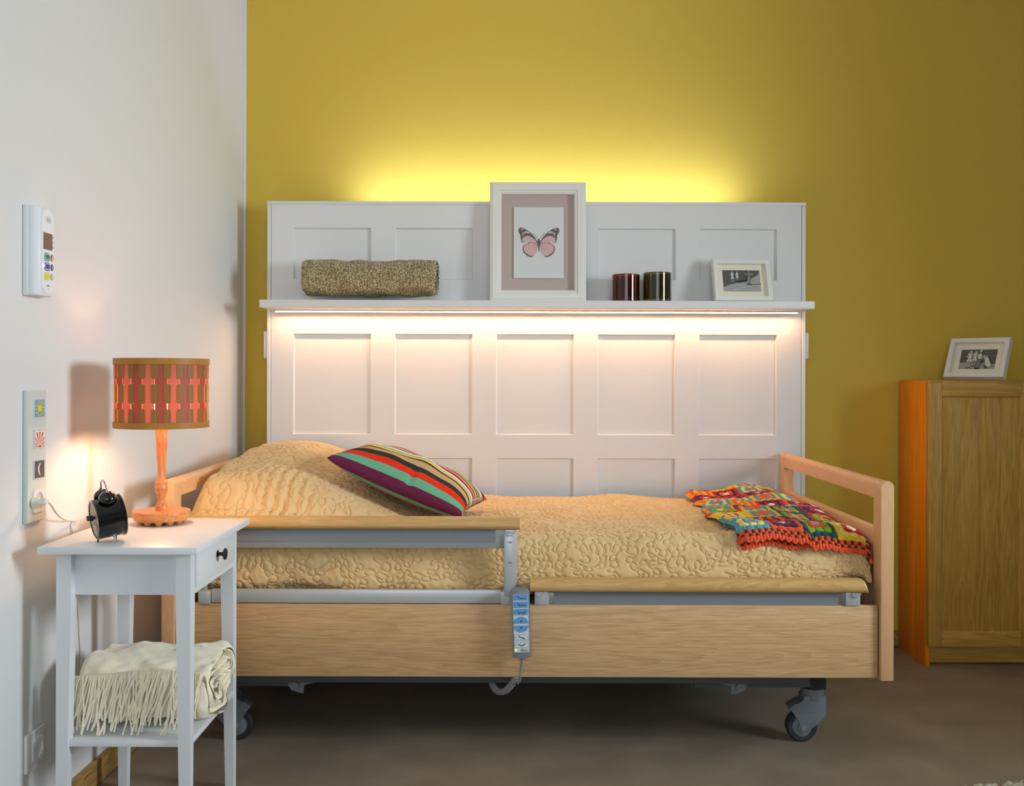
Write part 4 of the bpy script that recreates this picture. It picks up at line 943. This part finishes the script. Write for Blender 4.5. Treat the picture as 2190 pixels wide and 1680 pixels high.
# added, unseen slotted disc over the bulb, holds back its upward light
bs = []
zf = zs1-0.066
for k in range(8):
    a0 = 2*PI*k/8+0.06; a1 = 2*PI*(k+1)/8-0.06
    arc = [(cx+0.054*math.cos(a0+(a1-a0)*q/6), cy+0.054*math.sin(a0+(a1-a0)*q/6)) for q in range(7)]+[(cx+0.022*math.cos(a1), cy+0.022*math.sin(a1)), (cx+0.022*math.cos(a0), cy+0.022*math.sin(a0))]
    bs.append(prism(arc, zf, zf+0.001, 'Z'))
bs.append(lathe([(0.001, zf), (0.024, zf), (0.024, zf+0.0012), (0.001, zf+0.0012)], (cx, cy, 0), 32, caps=False))
bs += [tube([(cx+0.05*math.cos(a), cy+0.05*math.sin(a), zf+0.001), (cx+0.113*math.cos(a), cy+0.113*math.sin(a), zs1-0.008)], 0.001, 6) for a in (0.3, 0.3+2*PI/3, 0.3+4*PI/3)]
obj('added_baffle', merge(*bs), M['white'], lamp)
# plug and lead of the lamp
cordm = mat('white_cord', lin(232, 226, 214), 0.45)
pp = spline([W(100, 1072, 0.050), W(108, 1078, 0.055), W(118, 1094, 0.045), W(130, 1106, 0.035), W(145, 1112, 0.02), W(160, 1112, 0.008), W(166, 1111, 0.005), W(158, 1113, 0.004), W(153, 1124, 0.004), W(156, 1142, 0.004), W(160, 1200, 0.004), W(170, 1330, 0.004), W(176, 1480, 0.004)], 8)
obj('power_cord', tube(pp, 0.0022, 8), cordm, lamp)
pl = [W(70, 1075, 0.012), W(84, 1074, 0.026), W(100, 1072, 0.052)]
obj('plug', merge(tube([pl[0], pl[1]], 0.014, 16, [0.0135, 0.0105]), tube([pl[1], pl[2]], 0.01, 12, [0.0085, 0.0055])), cordm, lamp)

# ------------------------------------------------------------------ alarm clock
ck = thing('alarm_clock', 'black twin bell alarm clock seen from behind on the side table', 'alarm clock', (-0.905, 2.30, ZN+0.001), (0, math.radians(-8), math.radians(35)), local=True)
r, hd, zc_ = 0.0465, 0.030, 0.055
obj('case', lathe([(0.040, -hd), (r-0.003, -hd-0.001), (r-0.001, -hd), (r-0.001, hd-0.004), (r+0.0015, hd-0.003), (r+0.0015, hd+0.001), (r-0.002, hd+0.002), (0.001, hd+0.002)], (0, 0, zc_), 64, 'X', caps=False), M['black'], ck)
bp_ = obj('back_plate', lathe([(0.001, -hd+0.001), (0.0425, -hd+0.001)], (0, 0, zc_), 48, 'X', caps=False), mat('back_plate', lin(176, 160, 136), 0.4), ck)
for yy, zz in ((-0.008, 0.006), (0.012, 0.004)):
    obj('winder', merge(lathe([(0.001, -hd-0.012), (0.006, -hd-0.012), (0.0065, -hd-0.004), (0.003, -hd-0.003), (0.003, -hd+0.001)], (0, yy, zc_+zz), 16, 'X', caps=False)), M['black_matt'], bp_)
obj('battery_cover', bx(-hd-0.0005, -hd+0.0015, -0.022, 0.012, zc_-0.037, zc_-0.008, 0.0004), mat('cover_plastic', lin(160, 145, 122), 0.4), bp_)
obj('sticker', bx(-hd-0.0009, -hd-0.0004, -0.010, 0.006, zc_-0.032, zc_-0.014), mat('sticker', lin(205, 195, 175), 0.6), bp_)
obj('notch', bx(-hd-0.0009, -hd-0.0004, -0.006, 0.002, zc_-0.0425, zc_-0.038), M['black_matt'], bp_)
def bell(sy):
    b = lathe([(0.019, 0), (0.0195, 0.0015), (0.0185, 0.007), (0.015, 0.0125), (0.009, 0.016), (0.001, 0.0175)], (0, 0, 0), 32, caps=False)
    b = merge(b, lathe([(0.001, -0.008), (0.003, -0.008), (0.003, 0.001), (0.001, 0.001)], (0, 0, 0), 12, caps=False))
    return xform(b, Matrix.Translation((0, sy*0.0225, zc_+0.0445)) @ Matrix.Rotation(-sy*math.radians(28), 4, 'X'))
for sy in (-1, 1):
    bl_ = obj('bell', bell(sy), M['black'], ck)
    ft = tube([(0.004, sy*0.022, zc_-0.040), (0.004, sy*0.033, 0.002)], 0.003, 12, [0.0052, 0.0015]); obj('foot', ft, M['chrome'], ck)
    nut = xform(lathe([(0.001, 0), (0.004, 0.001), (0.004, 0.004), (0.001, 0.006)], (0, 0, 0), 12, caps=False), Matrix.Translation((0, sy*0.031, zc_+0.060)) @ Matrix.Rotation(-sy*math.radians(28), 4, 'X'))
    obj('nut', nut, M['chrome'], bl_)
hp = [(0, 0.031, zc_+0.062)]+[(0, 0.024*math.cos(math.radians(a)), zc_+0.066+0.020*math.sin(math.radians(a))) for a in range(10, 175, 15)]+[(0, -0.031, zc_+0.062)]
obj('handle', tube(spline(hp, 3), 0.0018, 8), M['chrome'], ck)
obj('foot', tube([(-0.026, 0, zc_-0.043), (-0.030, 0, 0.0012)], 0.002, 8), M['black_matt'], ck)

# ------------------------------------------------------------------ devices on the left wall (own coordinates: x along wall away from camera, -y into the room)
RW = (0, 0, ang)
def wall_thing(name, label, cat, pt): return thing(name, label, cat, pt, RW, local=True)
c0 = W(47, 534, 0.0); c0.z = 1.3615
ct = wall_thing('control_panel', 'tall white call and control unit with screen and coloured buttons on the left wall', 'control panel', c0)
plastic = mat('device_white', lin(226, 230, 230), 0.4)
cw, chh = 0.082, 0.205
obj('housing', merge(bx(0, cw, -0.014, -0.0005, -chh/2, chh/2, 0.003), frustum(0.001, cw-0.001, 0.0, 0.0, 0, 0, 0, 0, 0, 0) if False else prism([(0.001, -0.012), (cw-0.001, -0.012), (cw-0.006, -0.034), (0.012, -0.036), (0.003, -0.026)], -chh/2+0.001, chh/2-0.001, 'Z', 0.003)), plastic, ct)
face = obj('face', prism(rrect(0.046, -0.0, 0.060, 0.194, 0.029, 10), -0.0372, -0.034, 'Y', 0.0004), mat('face_white', lin(236, 238, 238), 0.35), ct)
YF_ = -0.0376
obj('screen', bx(0.0235, 0.0655, YF_-0.0005, YF_+0.001, 0.005, 0.043), mat('screen', lin(132, 100, 82), 0.25, spec=0.4), face)
cols_ = {'green': lin(40, 140, 100), 'red': lin(222, 74, 40), 'violet': lin(78, 66, 150), 'yellow': lin(232, 214, 30), 'grey': lin(190, 190, 190)}
cm = {k: mat('btn_'+k, v, 0.45) for k, v in cols_.items()}
for k, (zz, c_) in enumerate(((-0.012, 'green'), (-0.034, 'violet'), (-0.056, 'yellow'))):
    rim = merge(prism(rrect(0.041, zz, 0.027, 0.0185, 0.008), YF_-0.0006, YF_, 'Y'), prism(rrect(0.041, zz, 0.0235, 0.015, 0.0065), YF_-0.0009, YF_, 'Y'), prism(rrect(0.041, zz, 0.020, 0.0115, 0.005), YF_-0.0014, YF_, 'Y'), mats=[0, 1, 0])
    obj('button', rim, [cm[c_], plastic], face)['label'] = c_+' button'
for zz, c_ in ((-0.012, 'red'), (-0.034, 'violet'), (-0.056, 'grey')):
    bt = obj('button', prism(ell(0.064, zz, 0.0062, 0.0078, 20), YF_-0.0008, YF_, 'Y'), cm[c_], face)
    s_ = merge(prism(ell(0.064, zz+0.004, 0.0011, 0.0013, 8), YF_-0.0012, YF_-0.0007, 'Y'), prism([(0.062, zz-0.005), (0.066, zz-0.005), (0.0655, zz+0.002), (0.0625, zz+0.002)], YF_-0.0012, YF_-0.0007, 'Y')) if c_ == 'red' else line([(0.0625, zz+0.004), (0.066, zz+0.0015), (0.0625, zz-0.0015), (0.0655, zz-0.004)], 0.0006, YF_-0.0012, YF_-0.0007)
    obj('symbol', s_, plastic, bt)
obj('side_keys', merge(*[bx(0.068, 0.0725, YF_-0.0006, YF_+0.001, z-0.0022, z+0.0022) for z in (0.036, 0.0245, 0.013)]), cm['grey'], face)
obj('indicator_light', prism(ell(0.0245, -0.033, 0.0018, 0.0028, 12), YF_-0.0012, YF_, 'Y'), mat('violet_led', lin(200, 200, 255), 0.4, emit=(0.45, 0.4, 1, 1), estr=5), face)
lg_ = mat('logo_grey', lin(196, 200, 200), 0.5)
obj('logo', merge(bx(0.036, 0.058, YF_-0.0005, YF_, 0.0675, 0.0685), bx(0.036, 0.058, YF_-0.0005, YF_, 0.0785, 0.0795), *[bx(0.038+k*0.0032, 0.0403+k*0.0032, YF_-0.0005, YF_, 0.0705, 0.0765) for k in range(6)]), lg_, face)
obj('logo', merge(*[bx(0.040+k*0.0024, 0.0418+k*0.0024, YF_-0.0005, YF_, -0.0785, -0.0765) for k in range(5)], bx(0.046, 0.0475, YF_-0.0005, YF_, -0.0855, -0.0835)), mat('logo_ink', lin(84, 80, 110), 0.5), face)

c1 = W(48, 978, 0.0); c1.z = (1.044+0.743)/2
pt = wall_thing('switch_frame', 'tall glass frame with sun, sunrise and moon switches and a socket on the left wall', 'switch', c1)
glassw = mat('glass_edge', lin(196, 212, 204), 0.12, coat=0.6); fw_ = mat('glass_face', lin(216, 222, 216), 0.15, coat=0.5)
obj('plate', bx(0, 0.088, -0.011, -0.0008, -0.1505, 0.1505, 0.0012), glassw, pt)
obj('plate', bx(0.0015, 0.0865, -0.0116, -0.0105, -0.149, 0.149), fw_, pt)['label'] = 'pale glass front'
def sz(py): return (978-py)*2.30/F
art = {'sun': (lin(122, 160, 188), lin(236, 212, 30)), 'rise': (lin(236, 222, 208), lin(220, 92, 62)), 'moon': (lin(96, 90, 86), lin(222, 222, 226))}
for key, py in (('sun', 876), ('rise', 942.5), ('moon', 1007)):
    z = sz(py); x = 0.048
    rk = obj('rocker', merge(bx(x-0.0225, x+0.0225, -0.0125, -0.011, z-0.0225, z+0.0225), xform(bx(x-0.021, x+0.021, -0.0155, -0.012, z-0.021, z+0.021, 0.0006), Matrix.Translation((x, -0.012, z)) @ Matrix.Rotation(math.radians(-4), 4, 'Z') @ Matrix.Translation((-x, 0.012, -z)))), mat('rocker_'+key, lin(206, 214, 210), 0.3), pt)
    bg, fg = art[key]; y = -0.0175
    lay = [(0, rrect(x, z, 0.039, 0.039, 0.001))]
    if key == 'sun':
        lay.append((1, ell(x, z, 0.0085, 0.0085, 24)))
        for k in range(12):
            a = 2*PI*k/12+0.13; lay.append((1, [(x+0.0105*math.cos(a-.07), z+0.0105*math.sin(a-.07)), (x+0.0185*math.cos(a-.09), z+0.0185*math.sin(a-.09)), (x+0.0185*math.cos(a+.09), z+0.0185*math.sin(a+.09)), (x+0.0105*math.cos(a+.07), z+0.0105*math.sin(a+.07))]))
    elif key == 'rise':
        bz = z-0.0185; lay.append((1, ell(x, bz, 0.0065, 0.0055, 16, 0, 180)))
        for k in range(9):
            a = math.radians(10+k*20); r1_, r2_ = 0.0085, min(0.0355/max(math.sin(a), .01), 0.0185/max(abs(math.cos(a)), .01), 0.036)
            lay.append((1, [(x+r1_*math.cos(a-.06), bz+r1_*math.sin(a-.06)), (x+r2_*math.cos(a-.075), bz+r2_*math.sin(a-.075)), (x+r2_*math.cos(a+.075), bz+r2_*math.sin(a+.075)), (x+r1_*math.cos(a+.06), bz+r1_*math.sin(a+.06))]))
            lay[-1] = (1, [(min(max(a_, x-0.019), x+0.019), min(max(b_, z-0.019), z+0.019)) for a_, b_ in lay[-1][1]])
    else:
        outer = ell(x+0.004, z, 0.011, 0.0145, 20, 95, 265); inner = ell(x+0.009, z, 0.0105, 0.0135, 20, 238, 122)
        lay.append((1, outer+inner))
    bm = merge(*[prism(p_, y-0.0002*(i > 0)-0.0001, y+0.0012, 'Y') for i, (c_, p_) in enumerate(lay)], mats=[c_ for c_, p_ in lay])
    xform(bm, Matrix.Translation((x, -0.012, z)) @ Matrix.Rotation(math.radians(-4), 4, 'Z') @ Matrix.Translation((-x, 0.0135, -z)))
    obj('symbol', bm, [mat('sym_bg_'+key, bg, 0.4), mat('sym_fg_'+key, fg, 0.4)], rk)
def socket(parent, x, z, y, m):
    """square insert with a round recessed well"""
    bm = bmesh.new(); R0 = 0.0195; outer = []; ring = []
    for k in range(64):
        a_ = 2*PI*k/64; c_, s_ = math.cos(a_), math.sin(a_); q_ = 0.026/(abs(c_)**8+abs(s_)**8)**0.125
        outer.append((x+q_*c_, z+q_*s_)); ring.append((x+R0*c_, z+R0*s_))
    vo = [bm.verts.new((a, y-0.0035, b)) for a, b in outer]; vb = [bm.verts.new((a, y, b)) for a, b in outer]
    vi = [bm.verts.new((a, y-0.0035, b)) for a, b in ring]; vd = [bm.verts.new((a, y+0.0085, b)) for a, b in ring]
    N_ = len(vo)
    for k in range(N_):
        l = (k+1) % N_
        bm.faces.new((vo[k], vo[l], vi[l], vi[k])); bm.faces.new((vi[k], vi[l], vd[l], vd[k])); bm.faces.new((vb[k], vb[l], vo[l], vo[k]))
    bm.faces.new(vd)
    return bm
obj('socket_insert', socket(pt, 0.048, sz(1075), -0.0116, None), M['white'], pt)
c2 = W(50, 1600, 0.0); c2.z = 0.217
so = wall_thing('power_socket', 'white square power socket low on the left wall beside the table leg', 'socket', c2)
obj('frame', bx(0.0, 0.088, -0.009, -0.0005, -0.044, 0.044, 0.002), M['white'], so)
wl = obj('socket_insert', socket(so, 0.046, 0, -0.0095, None), M['white'], so)
obj('contacts', merge(bx(0.0455-0.0105, 0.0455-0.0065, -0.0022, -0.0005, -0.002, 0.002), bx(0.0455+0.0065, 0.0455+0.0105, -0.0022, -0.0005, -0.002, 0.002)), M['black_hole'], wl)

# ------------------------------------------------------------------ oak cabinet
cb0 = P(1984, 1424, 3.75)
XC = 1.562; YCF = 3.752
cabt = thing('cabinet', 'low oak cabinet with a framed door standing right of the bed', 'cabinet', (XC+0.4, (YCF+YW)/2, 0))
obj('side_panel', bx(XC, XC+0.018, YCF, YW-0.016, 0.0, 1.0660, 0.0008), M['cab_side_lit'], cabt)
obj('side_panel', bx(XC+0.782, XC+0.80, YCF, YW-0.016, 0.0, 1.0660, 0.0008), M['cab_side_lit'], cabt)
obj('top_panel', bx(XC+0.0185, XC+0.7815, YCF, YW-0.002, 1.0485, 1.0660, 0.0008), M['cab_x'], cabt)
obj('back_panel', bx(XC+0.019, XC+0.781, YW-0.03, YW-0.02, 0.06, 1.046), M['cab'], cabt)
obj('plinth', bx(XC+0.019, XC+0.781, YCF+0.035, YCF+0.050, 0.004, 0.072, 0.0005), M['cab_x'], cabt)
obj('bottom_panel', bx(XC+0.019, XC+0.781, YCF+0.002, YW-0.03, 0.073, 0.088), M['cab_x'], cabt)
dx0, dx1, dz0, dz1, dyf = XC+0.0035, XC+0.3985, 0.078, 1.058, YCF-0.021
def door(dx0, dx1):
    st_, dp = 0.049, 0.008
    bs = [bx(dx0, dx0+st_, dyf, YCF-0.003, dz0, dz1, 0.0015), bx(dx1-st_, dx1, dyf, YCF-0.003, dz0, dz1, 0.0015)]
    d = obj('door', merge(*bs), M['cab'], cabt); d['label'] = 'oak framed cabinet door'
    for z0, z1 in ((dz0, dz0+0.05), (dz1-0.05, dz1)):
        obj('rail', bx(dx0+st_+0.0003, dx1-st_-0.0003, dyf, YCF-0.003, z0, z1, 0.0015), M['cab_x'], d)
    pn = []
    wv = (dx1-dx0-2*st_)/4
    mlist = [M['cab']]
    bs = [bx(dx0+st_+i*wv, dx0+st_+(i+1)*wv, dyf+dp, dyf+0.014, dz0+0.05, dz1-0.05, 0.0002) for i in range(4)]
    fr_ = []
    a0, a1, c0_, c1_ = dx0+st_, dx1-st_, dz0+0.05, dz1-0.05
    for (p, q) in (((a0, c0_), (a1, c0_)), ((a1, c0_), (a1, c1_)), ((a1, c1_), (a0, c1_)), ((a0, c1_), (a0, c0_))):
        pass
    obj('door_panel', merge(*bs), M['cab'], d)
    # ogee fillet around the panel
    bm = bmesh.new(); R1 = [(a0, dyf+0.002, c0_), (a1, dyf+0.002, c0_), (a1, dyf+0.002, c1_), (a0, dyf+0.002, c1_)]; k_ = 0.007
    R2 = [(a0+k_, dyf+dp+0.0001, c0_+k_), (a1-k_, dyf+dp+0.0001, c0_+k_), (a1-k_, dyf+dp+0.0001, c1_-k_), (a0+k_, dyf+dp+0.0001, c1_-k_)]
    v1 = [bm.verts.new(p) for p in R1]; v2 = [bm.verts.new(p) for p in R2]
    for k in range(4): bm.faces.new((v1[k], v1[(k+1) % 4], v2[(k+1) % 4], v2[k]))
    obj('moulding', bm, M['cab'], d, smooth=10)
door(dx0, dx1); door(XC+0.4015, XC+0.7965)

# ------------------------------------------------------------------ shaggy rug in the corner of the view
rx, ry = P(2055, 1681, 2.64).x, 2.64
n = 150
U, V = np.meshgrid(np.linspace(0, 1, n), np.linspace(0, 1, n), indexing='ij')
g, _, _ = waves(U, V, 0.018, 12, 40, 0.7); g2, _, _ = waves(U, V, 0.05, 12, 41, 0.7)
edge = np.minimum(np.minimum(U, 1-U), np.minimum(V, 1-V)); er = sm(0, 0.025, edge)
ptsr = np.zeros((n, n, 3)); ptsr[..., 0] = 1.10+U*1.3+0.006*g2; ptsr[..., 1] = 2.02+V*0.70+0.004*g; ptsr[..., 2] = 0.001+er*(0.015+0.004*g+0.002*g2+0.002*rng.rand(n, n))
cr, sr_ = math.cos(math.radians(9)), math.sin(math.radians(9))
cxr, cyr = 1.10, 2.72
xx, yy = ptsr[..., 0]-cxr, ptsr[..., 1]-cyr
ptsr[..., 0] = cxr+xx*cr-yy*sr_+0.05; ptsr[..., 1] = cyr+xx*sr_+yy*cr-0.10
rugm = cloth_mat('rug_pile', lin(186, 176, 146), lin(226, 218, 190), 160, bump=1.0, bscale=300)
rg = gridmesh('rug', ptsr, rugm); tag(rg, 'cream shaggy rug whose corner shows at the bottom right', 'rug')
